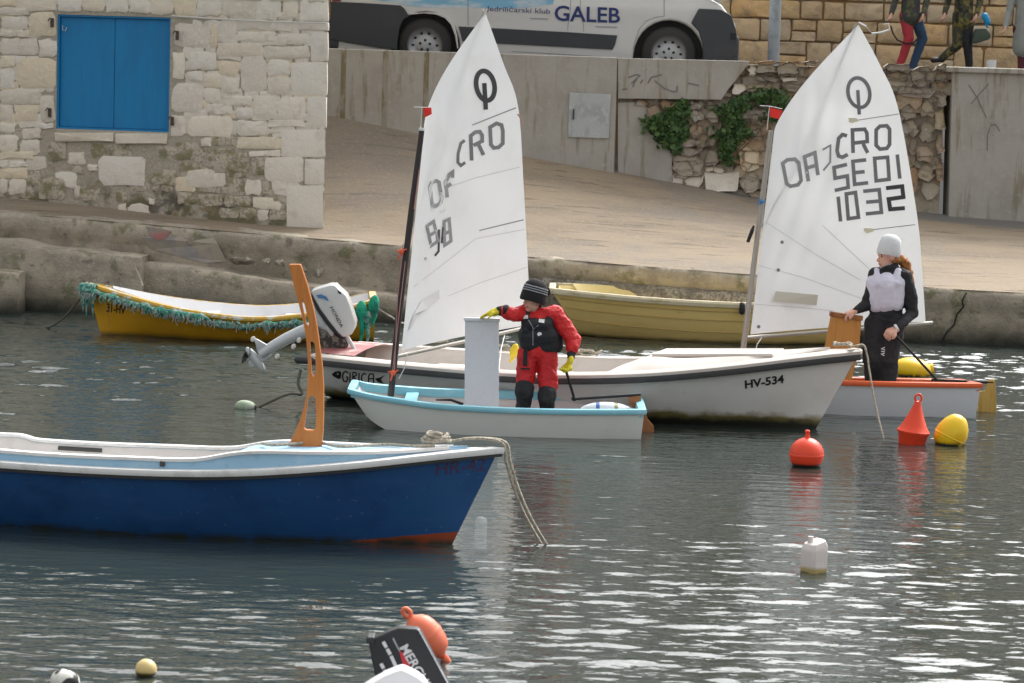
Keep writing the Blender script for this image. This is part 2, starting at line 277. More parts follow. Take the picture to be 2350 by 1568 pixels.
# ------------------------------------------------------------------ mesh builder
class MB:
    def __init__(s): s.v = []; s.f = []; s.m = []
    def add(s, vs_, fs, mi=0):
        o = len(s.v); s.v += [Vector(p) for p in vs_]
        for f in fs: s.f.append(tuple(i + o for i in f)); s.m.append(mi)
        return s
    def box(s, c, size, rot=None, mi=0):
        c = Vector(c); hx, hy, hz = [q / 2 for q in size]
        P = [Vector((x, y, z)) for x in (-hx, hx) for y in (-hy, hy) for z in (-hz, hz)]
        if rot is not None: P = [rot @ p for p in P]
        return s.add([c + p for p in P], [(0, 1, 3, 2), (4, 6, 7, 5), (0, 4, 5, 1), (2, 3, 7, 6), (0, 2, 6, 4), (1, 5, 7, 3)], mi)
    def grid(s, rows, mi=0, closeu=False, flip=False):
        nu = len(rows[0]); fs = []
        for j in range(len(rows) - 1):
            for i in range(nu if closeu else nu - 1):
                a = j * nu + i; b = j * nu + (i + 1) % nu
                q = (a, b, b + nu, a + nu)
                fs.append(q[::-1] if flip else q)
        return s.add([p for r in rows for p in r], fs, mi)
    def tube(s, path, rad, n=8, mi=0, cap=True):
        path = [Vector(p) for p in path]; N = len(path)
        if not hasattr(rad, '__len__'): rad = [rad] * N
        rows = []; prev = None
        for i, p in enumerate(path):
            t = (path[min(i + 1, N - 1)] - path[max(i - 1, 0)])
            t = t.normalized() if t.length > 1e-9 else Vector((0, 0, 1))
            if prev is None:
                a = Vector((0, 0, 1)) if abs(t.z) < .9 else Vector((1, 0, 0)); a = (a - t * a.dot(t)).normalized()
            else: a = (prev - t * prev.dot(t)).normalized()
            prev = a; b = t.cross(a)
            rows.append([p + (a * math.cos(k * 2 * math.pi / n) + b * math.sin(k * 2 * math.pi / n)) * rad[i] for k in range(n)])
        o = len(s.v); s.grid(rows, mi, closeu=True, flip=False)
        if cap:
            s.f.append(tuple(o + k for k in range(n))[::-1]); s.m.append(mi)
            s.f.append(tuple(o + (N - 1) * n + k for k in range(n))); s.m.append(mi)
        return s
    def capsule(s, a, ra, b, rb, n=10, mi=0):
        a = Vector(a); b = Vector(b); d = (b - a); L = d.length; d = d / L if L > 1e-6 else Vector((0, 0, 1))
        path = []; rad = []
        for k in range(5):
            th = math.pi / 2 * (k / 4) * .97 + .03; path.append(a - d * ra * math.cos(th)); rad.append(ra * math.sin(th))
        for k in range(5):
            th = math.pi / 2 * (1 - k / 4) * .97 + .03; path.append(b + d * rb * math.cos(th)); rad.append(rb * math.sin(th))
        return s.tube(path, rad, n, mi)
    def ellipsoid(s, c, r, rot=None, mi=0, nu=16, nv=10):
        c = Vector(c); rows = []
        for j in range(nv + 1):
            ph = math.pi * (j / nv) * .985 + .0075 * math.pi
            row = []
            for i in range(nu):
                th = 2 * math.pi * i / nu
                p = Vector((r[0] * math.sin(ph) * math.cos(th), r[1] * math.sin(ph) * math.sin(th), r[2] * math.cos(ph)))
                row.append(c + (rot @ p if rot is not None else p))
            rows.append(row)
        o = len(s.v); s.grid(rows, mi, closeu=True, flip=True)
        s.f.append(tuple(o + k for k in range(nu))); s.m.append(mi)
        s.f.append(tuple(o + nv * nu + k for k in range(nu))[::-1]); s.m.append(mi)
        return s
    def lathe(s, c, prof, rot=None, n=24, mi=0, mfun=None):
        c = Vector(c); rows = []
        for (rr, zz) in prof:
            rows.append([c + ((rot @ Vector((rr * math.cos(k * 2 * math.pi / n), rr * math.sin(k * 2 * math.pi / n), zz))) if rot is not None
                              else Vector((rr * math.cos(k * 2 * math.pi / n), rr * math.sin(k * 2 * math.pi / n), zz))) for k in range(n)])
        return s.grid(rows, mi, closeu=True)
    def sweep(s, path, sec, closed=False, mi=0):
        """sec: list of (out, up); out is horizontal, to the right of travel"""
        path = [Vector(p) for p in path]; N = len(path); rows = []
        for i, p in enumerate(path):
            if closed: t = path[(i + 1) % N] - path[i - 1]
            else: t = path[min(i + 1, N - 1)] - path[max(i - 1, 0)]
            t.z = 0; t.normalize(); o = Vector((t.y, -t.x, 0))
            rows.append([p + o * a + Vector((0, 0, b)) for (a, b) in sec])
        if closed: rows.append(rows[0])
        o = len(s.v); s.grid(rows, mi, closeu=True)
        if not closed:
            n = len(sec)
            s.f.append(tuple(o + k for k in range(n))[::-1]); s.m.append(mi)
            s.f.append(tuple(o + (N - 1) * n + k for k in range(n))); s.m.append(mi)
        return s
    def prism(s, outer, holes, ext, mi=0):
        """outer/holes: lists of 3D points in one plane; ext: Vector to extrude by"""
        loops = [[Vector(p) for p in outer]] + [[Vector(p) for p in h] for h in holes]
        flat = [p for l in loops for p in l]; n = len(flat); ext = Vector(ext)
        tris = tessellate_polygon(loops)
        o = len(s.v); s.v += flat + [p + ext for p in flat]
        for t in tris:
            s.f.append(tuple(o + i for i in t)); s.m.append(mi)
            s.f.append(tuple(o + i + n for i in reversed(t))); s.m.append(mi)
        k = 0
        for l in loops:
            for i in range(len(l)):
                a = o + k + i; b = o + k + (i + 1) % len(l)
                s.f.append((a, b, b + n, a + n)); s.m.append(mi)
            k += len(l)
        return s
    def rough(s, amp, scale, seed=0):
        off = Vector((seed * 7.3, seed * 3.1, seed * 5.7))
        for i, p in enumerate(s.v):
            s.v[i] = p + noise.noise_vector(p * scale + off) * amp
        return s
    def bvh(s): return BVHTree.FromPolygons(s.v, s.f)

def P2(o):                              # world offset of a parent chain (translations only)
    q = Vector((0, 0, 0))
    while o is not None: q += o.location; o = o.parent
    return q

def link(name, mb, mats, parent=None, smooth=None, bevel=0, seg=2, loc=None, recalc=True):
    me = bpy.data.meshes.new(name)
    org = P2(parent) if parent is not None else Vector(loc if loc is not None else (0, 0, 0))
    me.from_pydata([tuple(p - org) for p in mb.v], [], mb.f)
    if isinstance(mats, str): mats = [mats]
    for m in mats: me.materials.append(MATS[m])
    if len(mats) > 1: me.polygons.foreach_set('material_index', mb.m)
    if recalc or bevel:
        bm = bmesh.new(); bm.from_mesh(me)
        if bevel:
            bmesh.ops.remove_doubles(bm, verts=bm.verts, dist=1e-5)
            bmesh.ops.recalc_face_normals(bm, faces=bm.faces)
            ed = [e for e in bm.edges if len(e.link_faces) == 2 and e.calc_face_angle(0) > .5]
            bmesh.ops.bevel(bm, geom=ed, offset=bevel, segments=seg, affect='EDGES', profile=.5, clamp_overlap=True)
        else: bmesh.ops.recalc_face_normals(bm, faces=bm.faces)
        bm.to_mesh(me); bm.free()
    if smooth is not None:
        me.polygons.foreach_set('use_smooth', [True] * len(me.polygons))
        me.set_sharp_from_angle(angle=R(smooth))
    me.update()
    o = bpy.data.objects.new(name, me); COL.objects.link(o)
    if parent is not None: o.parent = parent
    elif loc is not None: o.location = loc
    return o

def link_pieces(name, mb, mats, parent, **kw):
    """one object for each connected piece of mb"""
    key = {}; rep_ = []
    for i, p in enumerate(mb.v): rep_.append(key.setdefault((round(p.x, 5), round(p.y, 5), round(p.z, 5)), i))
    par = list(range(len(mb.v)))
    def find(a):
        while par[a] != a: par[a] = par[par[a]]; a = par[a]
        return a
    for f in mb.f:
        r = find(rep_[f[0]])
        for i in f[1:]: par[find(rep_[i])] = r
    groups = {}
    for f in mb.f: groups.setdefault(find(rep_[f[0]]), []).append(f)
    out = []
    for fs in groups.values():
        ids = sorted({i for f in fs for i in f}); mp = {a: b for b, a in enumerate(ids)}
        q = MB().add([mb.v[i] for i in ids], [tuple(mp[i] for i in f) for f in fs]); out.append(link(name, q, mats, parent, **kw))
    return out

def tag(o, label, cat, group=None):
    o['label'] = label; o['category'] = cat
    if group: o['group'] = group
    return o
def thing(name, label, cat, loc=(0, 0, 0), group=None):
    o = bpy.data.objects.new(name, None); COL.objects.link(o); o.location = loc; o.empty_display_size = .2
    return tag(o, label, cat, group)
def struct(o): o['kind'] = 'structure'; return o

# ------------------------------------------------------------------ decals: print and lettering laid on a surface
def cast(bvh, x, y, off, fallback=None):
    d = ray(x, y).normalized(); h = bvh.ray_cast(CAM, d)
    if h[0] is None: return fallback
    return h[0] - d * off
def densify(pl, step):
    out = [pl[0]]
    for a, b in zip(pl, pl[1:]):
        n = max(1, int(math.dist(a, b) / step))
        out += [(a[0] + (b[0] - a[0]) * k / n, a[1] + (b[1] - a[1]) * k / n) for k in range(1, n + 1)]
    return out
def strokes_mesh(strokes, wpx, bvh, off=.004, step=9):
    mb = MB()
    for st in strokes:
        wd = wpx
        if isinstance(st, tuple) and isinstance(st[0], list): st, wd = st
        closed = len(st) > 2 and st[0] == st[-1]
        pl = densify(st, step); n = len(pl); rows = []
        for i, p in enumerate(pl):
            if closed: a = pl[i - 1] if i else pl[-2]; b = pl[i + 1] if i < n - 1 else pl[1]
            else: a = pl[max(i - 1, 0)]; b = pl[min(i + 1, n - 1)]
            def nrm(u, v):
                dx, dy = v[0] - u[0], v[1] - u[1]; l = math.hypot(dx, dy) or 1; return (-dy / l, dx / l)
            if a == p: nn = nrm(p, b); k = 1
            elif b == p: nn = nrm(a, p); k = 1
            else:
                n1, n2 = nrm(a, p), nrm(p, b); nn = (n1[0] + n2[0], n1[1] + n2[1]); l = math.hypot(*nn) or 1
                nn = (nn[0] / l, nn[1] / l); k = min(1.8, 1 / max(.3, nn[0] * n1[0] + nn[1] * n1[1]))
            h = wd / 2 * k
            rows.append(((p[0] + nn[0] * h, p[1] + nn[1] * h), (p[0] - nn[0] * h, p[1] - nn[1] * h)))
        vv = []
        for l_, r__ in rows: vv.append((cast(bvh, *l_, off), cast(bvh, *r__, off)))
        for i in range(n - 1):
            q = [vv[i][0], vv[i][1], vv[i + 1][1], vv[i + 1][0]]
            if all(p is not None for p in q): mb.add(q, [(0, 1, 2, 3)])
    return mb
def poly_decal(poly, bvh, off=.004):
    mb = MB(); P = [cast(bvh, x, y, off) for x, y in poly]
    if any(p is None for p in P): return mb
    tr = tessellate_polygon([[Vector((x, y, 0)) for x, y in poly]])
    return mb.add(P, tr)
_fc = {}
def font_mesh(txt, bold=0.0):
    k = (txt, bold)
    if k in _fc: return _fc[k]
    cu = bpy.data.curves.new('t', 'FONT'); cu.body = txt; cu.size = 1; cu.offset = bold; cu.resolution_u = 3
    ob = bpy.data.objects.new('t', cu); COL.objects.link(ob)
    dg = bpy.context.evaluated_depsgraph_get(); dg.update()
    me = bpy.data.meshes.new_from_object(ob.evaluated_get(dg))
    vs_ = [v.co.copy() for v in me.vertices]; fs = [tuple(p.vertices) for p in me.polygons]
    bpy.data.objects.remove(ob); bpy.data.curves.remove(cu); bpy.data.meshes.remove(me)
    x0 = min(v.x for v in vs_); x1 = max(v.x for v in vs_); y0 = min(v.y for v in vs_); y1 = max(v.y for v in vs_)
    vs_ = [((v.x - x0) / (x1 - x0), (v.y - y0) / (y1 - y0)) for v in vs_]
    _fc[k] = (vs_, fs); return _fc[k]
def text_decal(txt, bl, br, tl, bvh, off=.005, bold=0.0):
    """fit txt into the box with corners bottom-left, bottom-right, top-left (picture layout units)"""
    vs_, fs = font_mesh(txt, bold); mb = MB(); P = []
    for (a, b) in vs_:
        x = bl[0] + (br[0] - bl[0]) * a + (tl[0] - bl[0]) * b; y = bl[1] + (br[1] - bl[1]) * a + (tl[1] - bl[1]) * b
        P.append(cast(bvh, x, y, off))
    ok = [f for f in fs if all(P[i] is not None for i in f)]
    P = [p if p is not None else Vector((0, 0, -5)) for p in P]
    return mb.add(P, ok)
def merge(*mbs):
    m = MB()
    for q in mbs: m.add(q.v, q.f)
    return m

# ================================================================== WATER
def build_water():
    nx, ny = 560, 1040; x0, x1, y0, y1 = -8.4, 8.4, 9.5, 33.6
    dx, dy = (x1 - x0) / (nx - 1), (y1 - y0) / (ny - 1)
    kx = np.fft.fftfreq(nx, dx) * 2 * np.pi; ky = np.fft.fftfreq(ny, dy) * 2 * np.pi
    KX, KY = np.meshgrid(kx, ky); K = np.hypot(KX, KY); K[0, 0] = 1
    lam = 2 * np.pi / K
    th = np.arctan2(KY, KX)
    amp = K ** -1.25 * np.exp(-(0.085 / lam) ** 4) * np.exp(-(lam / .75) ** 2)
    amp *= 0.05 + np.abs(np.cos(th - R(82))) ** 5 + .5 * np.abs(np.cos(th - R(100))) ** 9 + .18 * np.abs(np.cos(th - R(50))) ** 6
    amp[0, 0] = 0
    F = amp * (rng.normal(size=K.shape) + 1j * rng.normal(size=K.shape))
    h = np.fft.ifft2(F).real
    gy, gx = np.gradient(h, dy, dx)
    sc_ = 0.084 / math.sqrt((gx ** 2 + gy ** 2).mean()); h *= sc_
    chx = np.fft.ifft2(1j * KX / K * F).real * sc_; chy = np.fft.ifft2(1j * KY / K * F).real * sc_
    # ruffled and calmer patches
    Fp = (K ** -2.0) * np.exp(-(lam / 9) ** -2 * 0) * (lam > .8) * (rng.normal(size=K.shape) + 1j * rng.normal(size=K.shape)); Fp[0, 0] = 0
    p = np.fft.ifft2(Fp).real; p = p / p.std()
    band = np.exp(-(np.log(lam / .30) / .38) ** 2) * (.02 + np.abs(np.cos(th - R(86))) ** 14); band[0, 0] = 0
    g = np.fft.ifft2(band * (rng.normal(size=K.shape) + 1j * rng.normal(size=K.shape))).real; g /= g.std()
    Fq_ = (K ** -1.2) * (lam > .9) * (lam < 6) * (rng.normal(size=K.shape) + 1j * rng.normal(size=K.shape)); Fq_[0, 0] = 0
    q_ = np.fft.ifft2(Fq_).real; q_ /= q_.std()
    h += .0072 * np.clip(g - 1.3, 0, 2.0) * np.clip(.6 + .5 * q_, 0, 1.6)      # scattered steeper wavelets
    mod = 1 + .42 * np.clip(p, -1.7, 2.2); h *= mod; chx *= mod; chy *= mod
    xs = np.linspace(x0, x1, nx); ys = np.linspace(y0, y1, ny)
    ex = np.clip(np.minimum(xs - x0, x1 - xs) / 1.0, 0, 1); ey = np.clip(np.minimum(ys - y0, y1 - ys) / 1.0, 0, 1)
    h *= ex[None, :] * ey[:, None]
    h += .002
    X, Y = np.meshgrid(xs, ys)
    fade = ex[None, :] * ey[:, None] * .85
    X = X + chx * fade; Y = Y + chy * fade
    V = np.stack([X, Y, h], -1).reshape(-1, 3)
    i = np.arange(ny - 1)[:, None] * nx + np.arange(nx - 1)[None, :]
    Fq = np.stack([i, i + 1, i + nx + 1, i + nx], -1).reshape(-1, 4)
    B = 400.0
    o = len(V)
    ring = [(-B, -B), (x0, -B), (x1, -B), (B, -B), (-B, y0), (x0, y0), (x1, y0), (B, y0), (-B, y1), (x0, y1), (x1, y1), (B, y1), (-B, y1 + 6), (x0, y1 + 6), (x1, y1 + 6), (B, y1 + 6)]
    V = np.concatenate([V, np.array([(a, b, .002) for a, b in ring])])
    q = []
    for r in range(3):
        for c in range(3):
            if r == 1 and c == 1: continue
            a = o + r * 4 + c; q.append((a, a + 1, a + 5, a + 4))
    Fq = np.concatenate([Fq, np.array(q)])
    me = bpy.data.meshes.new('water'); nf = len(Fq)
    me.vertices.add(len(V)); me.vertices.foreach_set('co', V.astype(np.float32).ravel())
    me.loops.add(nf * 4); me.loops.foreach_set('vertex_index', Fq.astype(np.int32).ravel())
    me.polygons.add(nf); me.polygons.foreach_set('loop_start', np.arange(0, nf * 4, 4, dtype=np.int32))
    me.polygons.foreach_set('use_smooth', np.ones(nf, bool))
    me.update(calc_edges=True); me.validate()
    me.materials.append(MATS['water'])
    ob = bpy.data.objects.new('water', me); COL.objects.link(ob); struct(ob)
build_water()

# ================================================================== QUAY, SLIPWAY, ROAD
def lerp(a, b, t): return a + (b - a) * t
def interp(x, pts):
    if x <= pts[0][0]: return pts[0][1]
    for (a, va), (b, vb) in zip(pts, pts[1:]):
        if x <= b: return va + (vb - va) * (x - a) / (b - a)
    return pts[-1][1]
def Yq(X): return interp(X, [(-14, 32.2), (-5.5, 31.35), (-2, 31.0), (.4, 30.55), (5, 30.05), (14, 29.2)])
def zq(X): return interp(X, [(-14, 1.1), (-5.3, .99), (-2, .84), (.35, .74), (2.3, .66), (4.6, .58), (14, .45)])
WALLY = 34.0
def zw(X): return interp(X, [(-14, 3.0), (-4, 2.5), (-2.19, 2.17), (0, 1.72), (2.81, 1.27), (5.1, 1.13), (6.05, 1.09), (14, .9)])
def build_quay():
    # slipway sheet
    rows = []
    for j in range(25):
        t = j / 24; row = []
        for i in range(113):
            X = -14 + 28 * i / 112
            Yv = lerp(Yq(X), WALLY + .1, t); ease = t ** interp(X, [(-3, 2.6), (-2, 2.0), (0, 1.3), (3, 1.0)])
            zz = lerp(zq(X), zw(X), ease)
            row.append(Vector((X, Yv, zz + noise.noise(Vector((X * .8, Yv * 1.5, 0))) * .012 * math.sin(math.pi * t))))
        rows.append(row)
    o = link('slipway', MB().grid(rows), 'slipway', smooth=60); struct(o)
    # quay face with rough lip
    def face(Xa, Xb, nX, prof, amp, name, m, parent):
        rws = []
        for (dy, zz, rel) in prof:
            row = []
            for i in range(nX):
                X = lerp(Xa, Xb, i / (nX - 1)); z = zq(X) + zz if rel else zz
                p = Vector((X, Yq(X) + dy, z)); q = noise.noise_vector(p * 3.3) * amp + noise.noise_vector(p * 9) * amp * .5
                row.append(p + Vector((q.x * .3, q.y, q.z * .5)))
            rws.append(row)
        return link(name, MB().grid(rws), m, parent, smooth=70)
    root = struct(face(-14, 14, 220, [(.5, .006, 1), (.10, .006, 1), (.0, -.004, 1), (-.03, -.05, 1), (-.02, -.16, 1), (.03, -.22, 1), (.04, -.3, 1), (.05, .15, 0), (.06, .0, 0), (.06, -.6, 0)], .03, 'quay', 'quay_concrete', None))
    face(.3, 2.9, 60, [(.0, -.20, 1), (-.06, -.23, 1), (-.075, -.33, 1), (-.07, .25, 0), (-.07, .12, 0), (-.05, -.5, 0)], .035, 'pebble_course', 'quay_pebble', root)
    # lower ledge and the big block at the left
    def ledge(name, front, ztop, depth, amp, ends, bev=.05):
        rws = []
        n = len(front)
        for k, (dy, f) in enumerate([(depth, 1), (bev, 1), (.012, .985), (0, .93), (-.01, .7), (.0, .45), (.01, .2), (.0, 0)]):
            row = []
            for i, (X, Yv) in enumerate(front):
                zz = lerp(-.5, ztop[i], f) if f < .9 else ztop[i] - (1 - f) * .9
                p = Vector((X, Yv + dy, zz)); q = noise.noise_vector(p * 3) * amp + noise.noise_vector(p * 10) * amp * .4
                row.append(p + q)
            rws.append(row)
        mb = MB().grid(rws)
        for s_ in (0, -1):
            e = [r[s_] for r in rws]; base = [Vector((p.x, front[s_][1] + depth, p.z)) for p in e]
            mb.grid([e, base])
        return link(name, mb, 'quay_concrete', root, smooth=70)
    def front_from_px(pts, n, YY):
        fr, zt = [], []
        for i in range(n):
            x = lerp(pts[0][0], pts[-1][0], i / (n - 1)); y = interp(x, pts); p = at(x, y, interp(x, YY)); fr.append((p.x, p.y)); zt.append(p.z)
        return fr, zt
    fr, zt = front_from_px([(318, 603), (420, 612), (600, 640), (800, 665), (960, 683), (1190, 700)], 60, [(300, 30.85), (1200, 30.4)])
    ledge('quay_block', fr, zt, .5, .025, 0)
    fr, zt = front_from_px([(-700, 500), (0, 553), (200, 580), (325, 594)], 50, [(-700, 31.1), (330, 30.6)])
    ledge('quay_block', fr, zt, .7, .035, 0, .12)
    fr, zt = front_from_px([(-300, 610), (0, 622), (44, 630)], 14, [(-300, 30.5), (44, 30.25)])
    ledge('quay_block', fr, zt, .4, .02, 0)
    # loose broken stones in the gap under the lip
    for (x, y, sx, sz) in [(540, 598, .13, .09), (567, 601, .18, .07), (612, 603, .12, .06), (645, 606, .1, .07), (690, 618, .14, .07), (730, 626, .12, .08)]:
        p = at(x, y, 30.93); mb = MB().ellipsoid(p, (sx * .55, .07, sz * .5), nu=7, nv=5).rough(.05, 9, x)
        link('broken_stone', mb, 'quay_pebble', root, smooth=30)
    # old paint on the quay face, cracks
    bq = BVHTree.FromObject(root, bpy.context.evaluated_depsgraph_get())
    mb = MB()
    blob = [(335, 520), (352, 512), (378, 514), (392, 530), (380, 548), (362, 552), (345, 543)]
    link('paint_mark', poly_decal(blob, bq, .02), 'graffiti_red', root)
    link('paint_mark', poly_decal([(310, 505), (480, 530), (500, 560), (520, 600), (470, 604), (420, 590), (350, 572), (325, 545)], bq, .012), 'graffiti_gray', root)
    crack = [[(2218, 672), (2208, 690), (2211, 704), (2196, 722), (2190, 745), (2172, 764), (2158, 790)]]
    link('crack', strokes_mesh(crack, 3.5, bq, .012, 12), 'black', root)
    # road deck behind the parapet
    rows = []
    for Yv in (WALLY + .2, 37.0, 39.3):
        rows.append([Vector((-14 + 28 * i / 20, Yv, 2.62 - .006 * (-14 + 28 * i / 20))) for i in range(21)])
    o = link('road', MB().grid(rows), 'asphalt'); struct(o)
build_quay()

# ------------------------------------------------------------------ stones on a wall plane
class Wall:
    def __init__(s, p, q):                 # p, q: two points (X, Y) of the vertical plane, left to right
        s.o = Vector((p[0], p[1], 0)); s.a = (Vector((q[0], q[1], 0)) - s.o).normalized(); s.n = Vector((s.a.y, -s.a.x, 0))
    def px(s, x, y):
        d = ray(x, y); t = (s.o - CAM).dot(s.n) / d.dot(s.n); P = CAM + d * t; return ((P - s.o).dot(s.a), P.z)
    def w(s, u, v, d=0): return s.o + s.a * u + Vector((0, 0, v)) + s.n * d
def stone(W, quad, depth, m, parent, jit=.02, name='stone', back=.03, round_=.18, seed=None):
    """quad: 4 (u, v) corners, counter-clockwise; a pillowed block standing proud of the wall plane"""
    pts = []
    L = [math.dist(quad[i], quad[(i + 1) % 4]) for i in range(4)]; rr = min(L) * round_
    for i in range(4):
        c = quad[i]; a = quad[i - 1]; b = quad[(i + 1) % 4]
        for o_, d_ in ((a, max(math.dist(a, c), 1e-4)), (b, max(math.dist(b, c), 1e-4))):
            k = min(.45, rr * random.uniform(.4, 1.5) / d_); pts.append((c[0] + (o_[0] - c[0]) * k, c[1] + (o_[1] - c[1]) * k))
        d_ = math.dist(c, b)
        pts.append(((c[0] + b[0]) / 2, (c[1] + b[1]) / 2))
    pts = [(x + random.uniform(-jit, jit), y + random.uniform(-jit, jit)) for x, y in pts]
    cx = sum(p[0] for p in pts) / len(pts); cy = sum(p[1] for p in pts) / len(pts); n = len(pts)
    def ring(k, d): return [W.w(cx + (x - cx) * k, cy + (y - cy) * k, d + (random.uniform(-1, 1) * depth * .18 if d > 0 else 0)) for x, y in pts]
    mb = MB(); ctr = W.w(cx, cy, depth * random.uniform(.9, 1.15))
    rows = [ring(1, -back), ring(1, depth * .55), ring(.88, depth * .95)]
    V = [p for r in rows for p in r] + [ctr]
    F = []
    for j in range(2):
        for i in range(n): F.append((j * n + i, j * n + (i + 1) % n, (j + 1) * n + (i + 1) % n, (j + 1) * n + i))
    for i in range(n): F.append((2 * n + i, 2 * n + (i + 1) % n, 3 * n))
    mb.add(V, F)
    return link(name, mb, m, parent, smooth=50, recalc=False)
def rq(u0, v0, u1, v1): return [(u0, v0), (u1, v0), (u1, v1), (u0, v1)]

# ================================================================== STONE HOUSE
def build_house():
    pL, pR = at(0, 300, 32.35), at(748, 300, 31.75)
    W = Wall((pL.x, pL.y), (pR.x, pR.y))
    z1 = Z(0, 0, 2.45)
    uR = W.px(*z1(1995, 800))[0]; uL = -4.2; ztop = 6.2; zb = .75
    root = thing('stone_house', 'pale rubble stone house with a closed blue shuttered window', 'house', (W.w(0, zb).x, W.w(0, zb).y, zb))
    wx0, wz1 = W.px(*z1(352, 88)); wx1, _ = W.px(*z1(1046, 88)); _, wz0 = W.px(*z1(690, 800))
    # wall slab in four pieces round the opening, one mesh
    mb = MB()
    T = .5
    def slab(u0, v0, u1, v1):
        P = [W.w(u0, v0), W.w(u1, v0), W.w(u1, v1), W.w(u0, v1)]; Q = [p - W.n * T for p in P]
        if u1 == uR: Q[1] = Q[1] - W.a * .2; Q[2] = Q[2] - W.a * .2
        mb.add(P + Q, [(0, 1, 2, 3), (7, 6, 5, 4), (0, 4, 5, 1), (1, 5, 6, 2), (2, 6, 7, 3), (3, 7, 4, 0)])
    slab(uL, zb, wx0, ztop); slab(wx1, zb, uR, ztop); slab(wx0, wz1, wx1, ztop); slab(wx0, zb, wx1, wz0)
    # side and back walls (the right-hand one runs back and leftwards)
    c0 = W.w(uR, 0) - W.n * T - W.a * .2; back = W.w(uR, 0) + Vector((-1.6, 5.2, 0)); l0 = W.w(uL, 0) - W.n * T; lb = l0 + Vector((-.2, 5.2, 0))
    for a, b in ((c0, back), (back, lb), (lb, l0)):
        mb.add([Vector((a.x, a.y, zb)), Vector((b.x, b.y, zb)), Vector((b.x, b.y, ztop)), Vector((a.x, a.y, ztop))], [(0, 1, 2, 3)])
    wall = link('wall', mb, 'mortar', root)
    up = Vector((0, 0, 1))
    e = W.n * .3
    r1, r2 = W.w(uL - .2, ztop) + e, W.w(uR + .15, ztop) + e
    ridge = Vector((0, 2.9, 1.5))
    mb = MB().add([r1, r2, r2 + ridge + Vector((-.8, 0, 0)), r1 + ridge, r2 + Vector((-1.6, 5.9, 0)), r1 + Vector((0, 5.9, 0))], [(0, 1, 2, 3), (3, 2, 4, 5), (1, 4, 2), (0, 3, 5), (0, 5, 4, 1)])
    link('roof', mb, 'roof_tile', root)
    v = zb + .22
    while v < W.px(*z1(1000, -6))[1]:
        hh = random.uniform(.10, .20); u = W.px(*z1(-4, 600))[0]
        while u < uR - .03:
            ww = min(random.uniform(.12, .34), uR - u - .004)
            if not (u + ww > wx0 - .01 and u < wx1 + .01 and v + hh > wz0 - .02 and v < wz1 + .02) and ww > .05:
                low = v < wz0 - .05 and random.random() < .65
                if v < wz0 - .05 and wx0 - .3 < u < uR - .8 and random.random() < .5: u += ww; continue
                stone(W, rq(u + .008, v + .008, u + ww - .008, v + hh - .008), .007, 'mossy_stone' if low else 'limestone', root, .014, round_=.2)
            u += ww
        v += hh
    listed = """0,0,100,45 105,0,350,70 355,0,500,68 510,0,640,70 650,0,785,76 795,0,915,80 925,0,1062,86 1070,0,1205,95 1210,0,1360,100 1365,0,1560,100 1565,0,1720,100 1730,0,1830,105
0,50,175,90 10,98,170,178 185,75,342,225 0,185,75,225 100,185,175,225 15,240,230,340 240,245,342,345 0,350,90,415 105,360,340,540 0,425,85,540 0,550,245,635 0,640,80,745 92,645,230,745 250,580,334,745 240,758,328,785
0,755,95,815 140,785,250,850 0,825,110,925 135,858,240,925 0,935,210,980 0,990,55,1018 65,990,170,1025 0,1032,165,1088 0,1097,45,1180 60,1100,155,1190 245,1090,400,1225 300,865,410,980
1075,148,1285,290 1292,150,1330,290 1340,125,1445,245 1455,125,1635,185 1645,130,1790,190 1460,195,1690,255 1700,205,1895,270 1335,260,1605,345 1615,285,1895,360 1062,325,1132,485 1150,320,1325,425
1340,375,1460,465 1475,365,1635,565 1645,370,1775,465 1250,455,1355,535 1150,440,1240,495 1365,475,1465,570 1640,475,1775,580 1056,515,1245,685 1255,545,1350,625 1365,585,1540,650 1555,585,1695,725 1705,595,1870,735
1265,640,1420,700 1450,665,1550,730 1045,705,1130,830 1160,715,1425,835 1460,740,1635,830 1645,740,1865,780 1650,787,1715,820 1455,835,1710,915 1075,870,1215,975 1530,922,1720,957 1290,940,1520,1055
1540,965,1612,1075 1622,970,1860,1115 610,960,890,1135 935,1045,1080,1135 1140,1040,1380,1145 1665,1100,1750,1165 1085,1180,1205,1245 915,1215,945,1250 420,940,520,1005 1640,1235,1720,1290 1230,850,1300,900 440,1020,500,1060 540,1010,600,1050 455,1140,490,1200"""
    quoins = "1840,0,2010,132 1830,140,2010,186 1905,198,2008,372 1785,382,2003,582 1885,593,1998,782 1725,795,1990,960 1870,975,1985,1130 1757,1138,1980,1400"
    def place(txt, m, depth, jit, rd):
        for t in txt.split():
            x0, y0, x1, y1 = map(float, t.split(','))
            q = [W.px(*z1(a, b)) for a, b in ((x0, y1), (x1, y1), (x1, y0), (x0, y0))]
            g = .002; q = [(q[0][0] - g, q[0][1] - g), (q[1][0] + g, q[1][1] - g), (q[2][0] + g, q[2][1] + g), (q[3][0] - g, q[3][1] + g)]
            big = y0 > 860 and x0 > 200 and x1 < 1700
            stone(W, q, depth * random.uniform(.7, 1.3), 'mossy_stone' if (big and random.random() < .55) else m, root, jit, round_=rd)
    place(listed, 'limestone', .016, .013, .15)
    place(quoins, 'quoin', .018, .004, .05)
    # courses beyond the picture's edge
    v = W.px(*z1(1000, -6))[1]
    while v < 4.6:
        hh = random.uniform(.16, .30); u = uL + .03
        while u < uR - .12:
            ww = random.uniform(.22, .55)
            if u + ww > uR - .15: ww = uR - u - .005
            stone(W, rq(u + .012, v + .012, u + ww - .012, v + hh - .012), .035, 'limestone', root, .012); u += ww
        v += hh
    v = 1.15
    uLeft = W.px(*z1(-4, 600))[0]
